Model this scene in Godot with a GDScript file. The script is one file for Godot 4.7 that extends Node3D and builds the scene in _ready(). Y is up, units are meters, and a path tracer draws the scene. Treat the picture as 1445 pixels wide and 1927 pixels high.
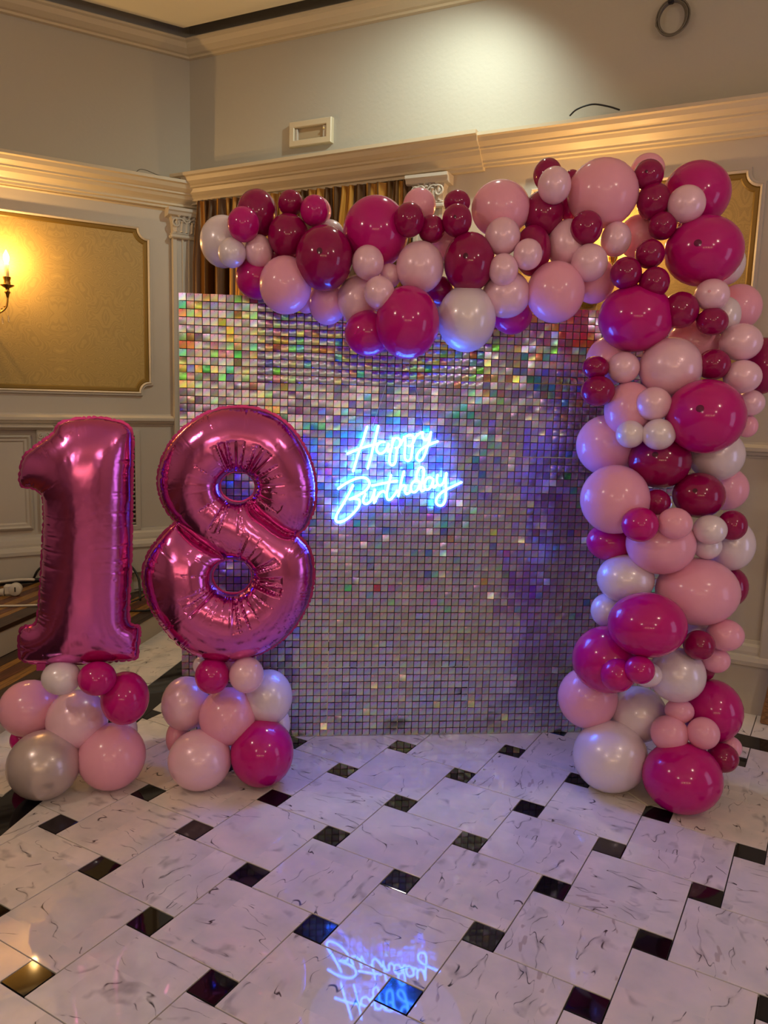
extends Node3D
# A birthday corner in a panelled function room: shimmer wall, neon sign, balloon garland and foil numbers.

const S := 0.321                       # floor lattice spacing, metres
var mats := {}
var used := {}
var rng := RandomNumberGenerator.new()
var eye := Vector3(0, 1.439, 0)
var cam_basis := Basis(Vector3(0.99955, 0.02965, -0.00445), Vector3(-0.02999, 0.98849, -0.14831), Vector3(0.0, 0.14838, 0.98893)).orthonormalized()
var focal := 1478.0 / 963.5

class MB:
	var v := PackedVector3Array()
	var n := PackedVector3Array()
	var uv := PackedVector2Array()
	var xf := Transform3D()
	func tri(a: Vector3, b: Vector3, c: Vector3, na: Vector3, nb: Vector3, nc: Vector3, ua := Vector2.ZERO, ub := Vector2.ZERO, uc := Vector2.ZERO) -> void:
		a = xf * a; b = xf * b; c = xf * c
		na = xf.basis * na; nb = xf.basis * nb; nc = xf.basis * nc
		if (c - a).cross(b - a).dot(na + nb + nc) < 0.0:
			var t := b; b = c; c = t
			t = nb; nb = nc; nc = t
			var u := ub; ub = uc; uc = u
		v.append(a); v.append(b); v.append(c)
		n.append(na); n.append(nb); n.append(nc)
		uv.append(ua); uv.append(ub); uv.append(uc)
	func quad(a: Vector3, b: Vector3, c: Vector3, d: Vector3, na: Vector3, nb: Vector3, nc: Vector3, nd: Vector3, ua := Vector2.ZERO, ub := Vector2.ZERO, uc := Vector2.ZERO, ud := Vector2.ZERO) -> void:
		tri(a, b, c, na, nb, nc, ua, ub, uc)
		tri(a, c, d, na, nc, nd, ua, uc, ud)
	func flat(a: Vector3, b: Vector3, c: Vector3, d: Vector3, hint: Vector3) -> void:
		var m := (c - a).cross(d - b)
		if m.length_squared() < 1e-16:
			return
		m = m.normalized()
		if m.dot(hint) < 0.0:
			m = -m
		quad(a, b, c, d, m, m, m, m, Vector2(0, 0), Vector2(1, 0), Vector2(1, 1), Vector2(0, 1))
	func box(c: Vector3, s: Vector3, ch := 0.0, b := Basis()) -> void:
		var h := s * 0.5
		ch = minf(ch, minf(h.x, minf(h.y, h.z)) * 0.9)
		var ax := [Vector3(1, 0, 0), Vector3(0, 1, 0), Vector3(0, 0, 1)]
		for i in 3:
			var j := (i + 1) % 3
			var k := (i + 2) % 3
			for sg in [-1.0, 1.0]:
				var o: Vector3 = ax[i] * h[i] * sg
				var e: Vector3 = ax[j] * (h[j] - ch)
				var f: Vector3 = ax[k] * (h[k] - ch)
				flat(c + b * (o - e - f), c + b * (o + e - f), c + b * (o + e + f), c + b * (o - e + f), b * (ax[i] * sg))
				if ch > 0.0:
					for s2 in [-1.0, 1.0]:      # the bevel between face i and face j
						var g: Vector3 = ax[k] * (h[k] - ch)
						var p1: Vector3 = ax[i] * h[i] * sg + ax[j] * (h[j] - ch) * s2
						var p2: Vector3 = ax[i] * (h[i] - ch) * sg + ax[j] * h[j] * s2
						flat(c + b * (p1 - g), c + b * (p1 + g), c + b * (p2 + g), c + b * (p2 - g), b * (ax[i] * sg + ax[j] * s2))
		if ch > 0.0:
			for q in 8:
				var t := Vector3(1 if q & 1 else -1, 1 if q & 2 else -1, 1 if q & 4 else -1)
				var pa := Vector3(h.x, h.y - ch, h.z - ch) * t
				var pb := Vector3(h.x - ch, h.y, h.z - ch) * t
				var pc := Vector3(h.x - ch, h.y - ch, h.z) * t
				var m := b * t.normalized()
				tri(c + b * pa, c + b * pb, c + b * pc, m, m, m)
	func lathe(prof: Array, at: Transform3D, seg := 20, smooth := true) -> void:   # profile of (radius, height), bottom to top
		var k := prof.size()
		var nn := []
		for i in k - 1:
			var d: Vector2 = prof[i + 1] - prof[i]
			nn.append(Vector2(d.y, -d.x).normalized())
		for i in k - 1:
			var n0: Vector2 = nn[i]
			var n1: Vector2 = nn[i]
			if smooth:
				if i > 0 and n0.dot(nn[i - 1]) > 0.5: n0 = (n0 + nn[i - 1]).normalized()
				if i < k - 2 and n1.dot(nn[i + 1]) > 0.5: n1 = (n1 + nn[i + 1]).normalized()
			for j in seg:
				var a := TAU * j / seg
				var b := TAU * (j + 1) / seg
				var ca := Vector3(cos(a), 0, sin(a)); var cb := Vector3(cos(b), 0, sin(b))
				var y0 := Vector3(0, prof[i].y, 0); var y1 := Vector3(0, prof[i + 1].y, 0)
				var m0 := Vector3(0, n0.y, 0); var m1 := Vector3(0, n1.y, 0)
				quad(at * (ca * prof[i].x + y0), at * (cb * prof[i].x + y0), at * (cb * prof[i + 1].x + y1), at * (ca * prof[i + 1].x + y1),
					at.basis * (ca * n0.x + m0), at.basis * (cb * n0.x + m0), at.basis * (cb * n1.x + m1), at.basis * (ca * n1.x + m1))
	func tube(pts: Array, r: float, seg := 8, closed := false, caps := true) -> void:
		var k := pts.size()
		var fr := []
		var prev := Vector3.ZERO
		for i in k:
			var a: Vector3 = pts[(i - 1 + k) % k] if closed else pts[maxi(i - 1, 0)]
			var b: Vector3 = pts[(i + 1) % k] if closed else pts[mini(i + 1, k - 1)]
			var t := (b - a).normalized()
			var x := prev
			if x == Vector3.ZERO:
				x = t.cross(Vector3(0.3, 0.2, 0.93))
			x = (x - t * x.dot(t)).normalized()
			prev = x
			fr.append([pts[i], x, t.cross(x), t])
		for i in (k if closed else k - 1):
			var f0: Array = fr[i]
			var f1: Array = fr[(i + 1) % k]
			for j in seg:
				var a := TAU * j / seg
				var b := TAU * (j + 1) / seg
				var n0: Vector3 = f0[1] * cos(a) + f0[2] * sin(a); var n1: Vector3 = f0[1] * cos(b) + f0[2] * sin(b)
				var n2: Vector3 = f1[1] * cos(b) + f1[2] * sin(b); var n3: Vector3 = f1[1] * cos(a) + f1[2] * sin(a)
				quad(f0[0] + n0 * r, f0[0] + n1 * r, f1[0] + n2 * r, f1[0] + n3 * r, n0, n1, n2, n3)
		if caps and not closed:
			for e in [0, k - 1]:
				var f: Array = fr[e]
				var d: Vector3 = f[3] * (-1.0 if e == 0 else 1.0)
				for j in seg:
					var a := TAU * j / seg
					var b := TAU * (j + 1) / seg
					var na: Vector3 = f[1] * cos(a) + f[2] * sin(a); var nb: Vector3 = f[1] * cos(b) + f[2] * sin(b)
					tri(f[0] + na * r, f[0] + nb * r, f[0] + d * r * 0.8, (na + d).normalized(), (nb + d).normalized(), d)
	func sweep(path: Array, prof: Array, closed := false) -> void:   # path in the x-y plane; profile of (sideways to the left, out along z)
		var k := path.size()
		var off := []
		for i in k:
			var p: Vector2 = path[i]
			var a: Vector2 = path[(i - 1 + k) % k] if closed or i > 0 else p
			var b: Vector2 = path[(i + 1) % k] if closed or i < k - 1 else p
			var d0 := (p - a).normalized() if a != p else (b - p).normalized()
			var d1 := (b - p).normalized() if b != p else d0
			var n0 := Vector2(-d0.y, d0.x); var n1 := Vector2(-d1.y, d1.x)
			var m := (n0 + n1).normalized()
			off.append(m / maxf(0.35, m.dot(n0)))
		var mid := Vector2.ZERO
		for q in prof: mid += q / prof.size()
		mid.y = minf(mid.y, 0.0)
		for i in (k if closed else k - 1):
			var i2 := (i + 1) % k
			var p0 := Vector3(path[i].x, path[i].y, 0); var p1 := Vector3(path[i2].x, path[i2].y, 0)
			var o0 := Vector3(off[i].x, off[i].y, 0); var o1 := Vector3(off[i2].x, off[i2].y, 0)
			for j in prof.size() - 1:
				var u: Vector2 = prof[j]; var w: Vector2 = prof[j + 1]
				var e := w - u
				var nn := Vector2(-e.y, e.x)
				if nn.dot((u + w) * 0.5 - mid) < 0.0: nn = -nn
				flat(p0 + o0 * u.x + Vector3(0, 0, u.y), p1 + o1 * u.x + Vector3(0, 0, u.y), p1 + o1 * w.x + Vector3(0, 0, w.y), p0 + o0 * w.x + Vector3(0, 0, w.y), o0 * nn.x + Vector3(0, 0, nn.y))
	func extrude(prof: Array, x0: float, x1: float, rise := 0.0) -> void:   # profile of (out z, height y) from the top down; along x, rising by rise
		for j in prof.size() - 1:
			var u: Vector2 = prof[j]; var w: Vector2 = prof[j + 1]
			var e := w - u
			var nn := Vector3(0, e.x, -e.y)
			flat(Vector3(x0, u.y, u.x), Vector3(x1, u.y + rise, u.x), Vector3(x1, w.y + rise, w.x), Vector3(x0, w.y, w.x), nn)
		for xe in [x0, x1]:
			var r := rise if xe == x1 else 0.0
			for j in prof.size() - 1:
				var u: Vector2 = prof[j]; var w: Vector2 = prof[j + 1]
				flat(Vector3(xe, u.y + r, 0), Vector3(xe, u.y + r, u.x), Vector3(xe, w.y + r, w.x), Vector3(xe, w.y + r, 0), Vector3(-1 if xe == x0 else 1, 0, 0))
	func prism(poly: PackedVector2Array, z0: float, z1: float, bev := 0.0, uvs := 1.0, uvo := Vector2.ZERO, uvr := 0.0, back := true) -> void:   # polygon in x-y, from z0 up to z1
		if poly.size() < 3: return
		if Geometry2D.is_polygon_clockwise(poly): poly.reverse()
		var k := poly.size()
		var top := poly
		if bev > 0.0:
			var t := Geometry2D.offset_polygon(poly, -bev)
			if t.size() == 1 and t[0].size() == k:
				top = PackedVector2Array()
				for p in poly:          # keep the order of the corners
					var best: Vector2 = t[0][0]
					for q in t[0]:
						if q.distance_squared_to(p) < best.distance_squared_to(p): best = q
					top.append(best)
			else:
				bev = 0.0
		var idx := Geometry2D.triangulate_polygon(top)
		var up := Vector3(0, 0, 1)
		for i in range(0, idx.size(), 3):
			var a: Vector2 = top[idx[i]]; var b: Vector2 = top[idx[i + 1]]; var c: Vector2 = top[idx[i + 2]]
			tri(Vector3(a.x, a.y, z1), Vector3(b.x, b.y, z1), Vector3(c.x, c.y, z1), up, up, up, a.rotated(uvr) * uvs + uvo, b.rotated(uvr) * uvs + uvo, c.rotated(uvr) * uvs + uvo)
			if back:
				tri(Vector3(a.x, a.y, z0), Vector3(b.x, b.y, z0), Vector3(c.x, c.y, z0), -up, -up, -up)
		for i in k:
			var a := poly[i]; var b := poly[(i + 1) % k]
			var o := Vector3(b.y - a.y, a.x - b.x, 0)
			flat(Vector3(a.x, a.y, z0), Vector3(b.x, b.y, z0), Vector3(b.x, b.y, z1 - bev), Vector3(a.x, a.y, z1 - bev), o)
			if bev > 0.0:
				var c := top[i]; var d := top[(i + 1) % k]
				flat(Vector3(a.x, a.y, z1 - bev), Vector3(b.x, b.y, z1 - bev), Vector3(d.x, d.y, z1), Vector3(c.x, c.y, z1), o.normalized() + up)
	func mesh() -> ArrayMesh:
		var m := ArrayMesh.new()
		var arr := []
		arr.resize(Mesh.ARRAY_MAX)
		arr[Mesh.ARRAY_VERTEX] = v
		arr[Mesh.ARRAY_NORMAL] = n
		arr[Mesh.ARRAY_TEX_UV] = uv
		m.add_surface_from_arrays(Mesh.PRIMITIVE_TRIANGLES, arr)
		return m

func V(x: float, y: float, z: float) -> Vector3:
	return Vector3(x, y, z)

func smooth_line(p: Array, per := 6, closed := false) -> Array:   # Catmull-Rom through the points
	var out := []
	var k := p.size()
	for i in (k if closed else k - 1):
		var a = p[(i - 1 + k) % k] if closed else p[maxi(i - 1, 0)]
		var b = p[i]
		var c = p[(i + 1) % k]
		var d = p[(i + 2) % k] if closed else p[mini(i + 2, k - 1)]
		for j in per:
			var t := float(j) / per
			out.append(0.5 * ((2.0 * b) + (c - a) * t + (2.0 * a - 5.0 * b + 4.0 * c - d) * t * t + (3.0 * b - a - 3.0 * c + d) * t * t * t))
	if not closed: out.append(p[k - 1])
	return out

func mat(key: String, c: Color, rough := 0.5, metal := 0.0, spec := 0.5) -> StandardMaterial3D:
	if mats.has(key): return mats[key]
	var m := StandardMaterial3D.new()
	m.resource_name = key
	m.albedo_color = c
	m.roughness = rough
	m.metallic = metal
	m.metallic_specular = spec
	mats[key] = m
	return m

func rgb(r: int, g: int, b: int) -> Color:
	return Color(r / 255.0, g / 255.0, b / 255.0)

func unique(called: String) -> String:
	if not used.has(called):
		used[called] = 0
		return called
	used[called] += 1
	return "%s_%03d" % [called, used[called]]

func tag(o: Node, label: String, category: String, group := "", kind := "") -> Node:
	if label: o.set_meta("label", label)
	if category: o.set_meta("category", category)
	if group: o.set_meta("group", group)
	if kind: o.set_meta("kind", kind)
	return o

func thing(called: String, at := Transform3D(), parent: Node = self) -> Node3D:
	var o := Node3D.new()
	o.name = unique(called) if parent == self else called
	o.transform = at
	parent.add_child(o, true)
	return o

func part(called: String, m: Mesh, material: Material, parent: Node = self, at := Transform3D()) -> MeshInstance3D:
	var o := MeshInstance3D.new()
	o.name = unique(called) if parent == self else called
	o.mesh = m
	o.material_override = material
	o.transform = at
	parent.add_child(o, true)
	return o

func seen_at(p: Vector3, margin := 1.1) -> bool:
	var q := cam_basis.transposed() * (p - eye)
	if q.z > -0.3: return false
	return absf(q.x / -q.z) * focal < 0.75 * margin and absf(q.y / -q.z) * focal < margin

# ---------------------------------------------------------------- computed surfaces
func picture(w: int, h: int, f: Callable) -> ImageTexture:
	var b := PackedByteArray()
	b.resize(w * h * 3)
	var i := 0
	for y in h:
		for x in w:
			var c: Color = f.call(x, y)
			b[i] = int(clampf(c.r, 0, 1) * 255.0); b[i + 1] = int(clampf(c.g, 0, 1) * 255.0); b[i + 2] = int(clampf(c.b, 0, 1) * 255.0)
			i += 3
	return ImageTexture.create_from_image(Image.create_from_data(w, h, false, Image.FORMAT_RGB8, b))

func noise(sd: int, freq: float, oct := 4) -> FastNoiseLite:
	var q := FastNoiseLite.new()
	q.seed = sd
	q.frequency = freq
	q.fractal_octaves = oct
	q.noise_type = FastNoiseLite.TYPE_SIMPLEX
	return q

func marble(k: int) -> StandardMaterial3D:
	var warp := noise(10 + k, 0.0035, 3)
	var vein := noise(40 + k, 0.0030, 2)
	var cloud := noise(70 + k, 0.0035, 4)
	var spot := noise(90 + k, 0.0042, 3)
	var dirv := [0.55, 1.3, 0.9, 1.7, 0.7, 1.1][k] as float
	var pinkish := [0.3, 0.7, 0.15, 0.5, 0.85, 0.4][k] as float
	var t := picture(448, 448, func(x: int, y: int) -> Color:
		var wx := warp.get_noise_2d(x, y) * 34.0
		var wy := warp.get_noise_2d(x + 900, y) * 34.0
		var a := absf(vein.get_noise_2d((x + wx) * 0.7, (y + wy) * dirv * 1.6))
		var line := pow(1.0 - smoothstep(0.0, 0.042, a), 1.6) * clampf(cloud.get_noise_2d(x * 1.6, y * 1.6) * 2.4 - 0.1, 0.0, 1.0)
		var soft := (1.0 - smoothstep(0.0, 0.22, a)) * clampf(cloud.get_noise_2d(x * 1.3 + 300, y) * 1.6, 0.0, 1.0)
		var s := 0.0 if k != 3 else 0.45 * smoothstep(0.64, 0.76, spot.get_noise_2d(x * 0.9 + wx * 0.5, (y + wy * 0.5) * 2.2))
		var c := cloud.get_noise_2d(x, y)
		var base := Color(0.89, 0.87, 0.855).lerp(Color(0.88, 0.835, 0.81), pinkish * clampf(0.5 + c, 0, 1))
		base = base * (1.0 + c * 0.07)
		base = base.lerp(Color(0.56, 0.54, 0.54), soft * 0.5)
		base = base.lerp(Color(0.27, 0.25, 0.25), line)
		return base.lerp(Color(0.45, 0.33, 0.30), s * 0.6))
	var m := mat("marble_%d" % k, Color.WHITE, 0.025, 0.0, 0.5)
	m.albedo_texture = t
	return m

func damask() -> ImageTexture:
	var w := noise(5, 0.004, 2)
	var d := noise(8, 0.0055, 2)
	var fine := noise(3, 0.2, 2)
	return picture(512, 512, func(x: int, y: int) -> Color:
		var u := absf(x - 256.0)
		var yy := absf(y - 256.0)
		# two half-drop leafy motifs per repeat
		var px := u + w.get_noise_2d(u, yy) * 55.0
		var py := yy + w.get_noise_2d(u + 400, yy) * 55.0
		var r := d.get_noise_2d(px, py) * 3.6
		var band := absf(fposmod(r, 1.0) - 0.5) * 2.0
		var m := smoothstep(0.42, 0.62, band)
		var line := 1.0 - smoothstep(0.0, 0.10, absf(band - 0.52))
		var g := 0.84 + 0.055 * m + 0.06 * line * (0.5 + w.get_noise_2d(u * 3.0, yy * 3.0)) + fine.get_noise_2d(x, y) * 0.05
		return Color(g, g, g))

func wood_tex(sd: int) -> ImageTexture:
	var a := noise(sd, 0.02, 4)
	return picture(256, 256, func(x: int, y: int) -> Color:
		var g := 0.86 + a.get_noise_2d(x * 0.35, y * 5.0) * 0.28
		return Color(g, g * 0.98, g * 0.95))

func grain_normal(freq: float, strength: float) -> NoiseTexture2D:
	var t := NoiseTexture2D.new()
	t.width = 256; t.height = 256
	t.seamless = true
	t.as_normal_map = true
	t.bump_strength = strength
	t.noise = noise(21, freq, 3)
	return t

# ---------------------------------------------------------------- walls
var corner := Vector3(-1.255, 0, -5.09)
var on_left := Transform3D()
var on_back := Transform3D()

func frame_path(x0: float, y0: float, x1: float, y1: float, scoop: float) -> Array:   # anticlockwise outline with scooped corners
	var out := []
	for q in [[x0, y0, 0.0], [x1, y0, 0.5], [x1, y1, 1.0], [x0, y1, 1.5]]:
		if scoop <= 0.0:
			out.append(Vector2(q[0], q[1]))
			continue
		for i in 9:
			var a: float = PI * (q[2] + 0.5 - 0.5 * i / 8.0)
			out.append(Vector2(q[0], q[1]) + Vector2(cos(a), sin(a)) * scoop)
	return out

var cornice_profile := [Vector2(0, 0.0), Vector2(0.165, 0.0), Vector2(0.165, -0.018), Vector2(0.15, -0.024), Vector2(0.142, -0.046), Vector2(0.122, -0.062), Vector2(0.112, -0.066), Vector2(0.112, -0.076), Vector2(0.098, -0.080), Vector2(0.090, -0.10), Vector2(0.066, -0.118), Vector2(0.056, -0.128), Vector2(0.056, -0.140), Vector2(0.042, -0.144), Vector2(0.042, -0.158), Vector2(0.0, -0.158)]

func lift(prof: Array, y: float, k := 1.0) -> Array:
	var out := []
	for p in prof: out.append(Vector2(p.x * k, p.y * k + y))
	return out

func crown(parent: Node, x0: float, x1: float) -> void:
	var m := MB.new()
	m.extrude([Vector2(0, 3.475), Vector2(0.10, 3.475), Vector2(0.10, 3.463), Vector2(0.085, 3.456), Vector2(0.07, 3.432), Vector2(0.04, 3.412), Vector2(0.022, 3.408), Vector2(0.022, 3.395), Vector2(0, 3.392)], x0, x1)
	part("crown_moulding", m.mesh(), mats.cream, parent)

func rail(parent: Node, x0: float, x1: float) -> void:
	var m := MB.new()
	m.extrude([Vector2(0, 1.272), Vector2(0.012, 1.272), Vector2(0.014, 1.262), Vector2(0.03, 1.256), Vector2(0.046, 1.248), Vector2(0.046, 1.232), Vector2(0.036, 1.226), Vector2(0.028, 1.214), Vector2(0.014, 1.208), Vector2(0.014, 1.200), Vector2(0, 1.198)], x0, x1)
	part("chair_rail", m.mesh(), mats.paint, parent)

func base_mould(parent: Node, x0: float, x1: float, low: float, y: float) -> void:
	var m := MB.new()
	m.extrude([Vector2(0, y + 0.113), Vector2(0.014, y + 0.110), Vector2(0.018, y + 0.095), Vector2(0.034, y + 0.085), Vector2(0.04, y + 0.06), Vector2(0.04, y + 0.045), Vector2(0.056, y + 0.04), Vector2(0.064, y + 0.02), Vector2(0.064, y), Vector2(0.052, y), Vector2(0.052, low), Vector2(0, low)], x0, x1)
	part("baseboard", m.mesh(), mats.paint, parent)

func damask_panel(parent: Node, x0: float, y0: float, x1: float, y1: float) -> void:
	var poly := PackedVector2Array(frame_path(x0, y0, x1, y1, 0.062))
	var m := MB.new()
	m.prism(poly, 0.0, 0.006, 0.0, 1.9)
	var fabric := part("damask_panel", m.mesh(), mats.damask, parent)
	m = MB.new()
	m.sweep(frame_path(x0, y0, x1, y1, 0.062), [Vector2(0, 0.004), Vector2(0, 0.010), Vector2(0.006, 0.013), Vector2(0.020, 0.011), Vector2(0.026, 0.007)], true)
	part("gold_border", m.mesh(), mats.goldtrim, fabric)
	m = MB.new()
	m.sweep(frame_path(x0, y0, x1, y1, 0.062), [Vector2(0, 0.0), Vector2(0, 0.020), Vector2(-0.008, 0.026), Vector2(-0.014, 0.018), Vector2(-0.022, 0.018), Vector2(-0.026, 0.0)], true)
	part("panel_moulding", m.mesh(), mats.paint, parent)

func dado_panel(parent: Node, x0: float, y0: float, x1: float, y1: float, called := "dado_panel") -> void:
	var m := MB.new()
	m.box(Vector3((x0 + x1) * 0.5, (y0 + y1) * 0.5, 0.004), Vector3(x1 - x0, y1 - y0, 0.008))
	var o := part(called, m.mesh(), mats.paint, parent)
	m = MB.new()
	m.sweep(frame_path(x0, y0, x1, y1, 0.0), [Vector2(0, 0.0), Vector2(0, 0.016), Vector2(0.012, 0.026), Vector2(0.022, 0.016), Vector2(0.034, 0.016), Vector2(0.044, 0.006)], true)
	part("dado_moulding", m.mesh(), mats.paint, o)

func spiral(cx: float, cy: float, dirx: float, r0: float, turns: float) -> Array:
	var out := []
	for i in 25:
		var t := i / 24.0
		var a := PI * 0.5 - TAU * turns * t
		var r := r0 * (1.0 - 0.85 * t)
		out.append(Vector3(cx + dirx * cos(a) * r, cy + sin(a) * r, 0.0))
	return out

func pilaster(parent: Node, x0: float, x1: float, low: float, cap_low: float, cap_top: float) -> void:
	var root := thing("pilaster", Transform3D(), parent)
	var m := MB.new()
	var w := x1 - x0
	var z := 0.052
	# fluted shaft: a profile with three grooves, run upwards
	var xs := [0.0, 0.14, 0.16, 0.34, 0.36, 0.42, 0.44, 0.58, 0.60, 0.66, 0.68, 0.86, 0.88, 1.0]
	var zs := [z, z, z - 0.008, z - 0.008, z, z, z - 0.008, z - 0.008, z, z, z - 0.008, z - 0.008, z, z]
	for i in xs.size() - 1:
		m.flat(V(x0 + w * xs[i], low, zs[i]), V(x0 + w * xs[i + 1], low, zs[i + 1]), V(x0 + w * xs[i + 1], cap_low, zs[i + 1]), V(x0 + w * xs[i], cap_low, zs[i]), V((zs[i] - zs[i + 1]) * 50, 0, 1))
	m.flat(V(x0, low, 0), V(x0, low, z), V(x0, cap_low, z), V(x0, cap_low, 0), V(-1, 0, 0))
	m.flat(V(x1, low, 0), V(x1, low, z), V(x1, cap_low, z), V(x1, cap_low, 0), V(1, 0, 0))
	part("shaft", m.mesh(), mats.paint, root)
	m = MB.new()
	m.box(V((x0 + x1) / 2, low + 0.05, 0.035), V(w + 0.05, 0.10, 0.07), 0.006)
	m.box(V((x0 + x1) / 2, low + 0.115, 0.032), V(w + 0.03, 0.03, 0.064), 0.010)
	part("pilaster_base", m.mesh(), mats.paint, root)
	# capital: necking ring, flared bell, abacus, leaves and two volutes
	m = MB.new()
	var h := cap_top - cap_low
	m.box(V((x0 + x1) / 2, cap_low + 0.012, 0.036), V(w + 0.034, 0.024, 0.072), 0.007)
	m.box(V((x0 + x1) / 2, cap_low + 0.030, 0.034), V(w + 0.018, 0.014, 0.068), 0.005)
	var rows := [[0.036, 0.0, 0.058], [0.10, 0.006, 0.060], [0.145, 0.018, 0.068]]
	for i in rows.size() - 1:
		var a: Array = rows[i]; var b: Array = rows[i + 1]
		m.flat(V(x0 - a[1], cap_low + a[0], a[2]), V(x1 + a[1], cap_low + a[0], a[2]), V(x1 + b[1], cap_low + b[0], b[2]), V(x0 - b[1], cap_low + b[0], b[2]), V(0, 0, 1))
		for s in [-1, 1]:
			var e := x0 if s < 0 else x1
			m.flat(V(e + s * a[1], cap_low + a[0], 0), V(e + s * a[1], cap_low + a[0], a[2]), V(e + s * b[1], cap_low + b[0], b[2]), V(e + s * b[1], cap_low + b[0], 0), V(s, 0, 0))
	m.extrude([Vector2(0, cap_top), Vector2(0.098, cap_top), Vector2(0.098, cap_top - 0.016), Vector2(0.088, cap_top - 0.024), Vector2(0.084, cap_top - 0.040), Vector2(0.072, cap_top - 0.046), Vector2(0.0, cap_top - 0.05)], x0 - 0.038, x1 + 0.038)
	var bell := part("capital", m.mesh(), mats.paint, root)
	for s in [-1.0, 1.0]:
		m = MB.new()
		m.xf = Transform3D(Basis(), V(0, 0, 0.074))
		var cx: float = x0 + 0.016 if s < 0 else x1 - 0.016
		var sp := spiral(cx, cap_top - 0.086, s, 0.028, 1.4)
		var lead := smooth_line([V((x0 + x1) / 2 - s * 0.002, cap_low + 0.085, 0.0), V((x0 + x1) / 2 + s * 0.03, cap_low + 0.112, 0.0), V(cx - s * 0.016, cap_top - 0.060, 0.0)], 6)
		lead.append_array(sp)
		m.tube(lead, 0.0062, 7)
		part("volute", m.mesh(), mats.paint, bell)
	for i in 9:                                                     # acanthus leaves: curved, ribbed blades
		var row := 0 if i < 5 else 1
		var fx: float = (0.10 + 0.20 * i) if row == 0 else (0.2 + 0.2 * (i - 5))
		var hh: float = (0.060 if row == 0 else 0.095) + (0.012 if i % 2 == 0 else 0.0)
		m = MB.new()
		var bx := x0 + w * fx
		var steps := 7
		for j in steps:
			var t0 := float(j) / steps; var t1 := float(j + 1) / steps
			for s in [-1.0, 1.0]:
				var w0 := (0.017 * sin(PI * (0.18 + 0.8 * t0)) + 0.004) * (1.0 + 0.25 * sin(t0 * 22.0)); var w1 := (0.017 * sin(PI * (0.18 + 0.8 * t1)) + 0.004) * (1.0 + 0.25 * sin(t1 * 22.0))
				var z0 := 0.062 + 0.016 * t0 * t0 + (0.006 if row == 0 else 0.0); var z1 := 0.062 + 0.016 * t1 * t1 + (0.006 if row == 0 else 0.0)
				m.flat(V(bx, cap_low + 0.036 + hh * t0, z0 + 0.006), V(bx + s * w0, cap_low + 0.036 + hh * t0 - 0.004, z0 - 0.004), V(bx + s * w1, cap_low + 0.036 + hh * t1 - 0.004, z1 - 0.004), V(bx, cap_low + 0.036 + hh * t1, z1 + 0.006), V(s * 0.4, 0, 1))
		m.box(V(bx, cap_low + 0.034 + hh, 0.076 + (0.006 if row == 0 else 0.0)), V(0.018, 0.010, 0.014), 0.004)
		part("leaf", m.mesh(), mats.paint, bell)

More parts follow.
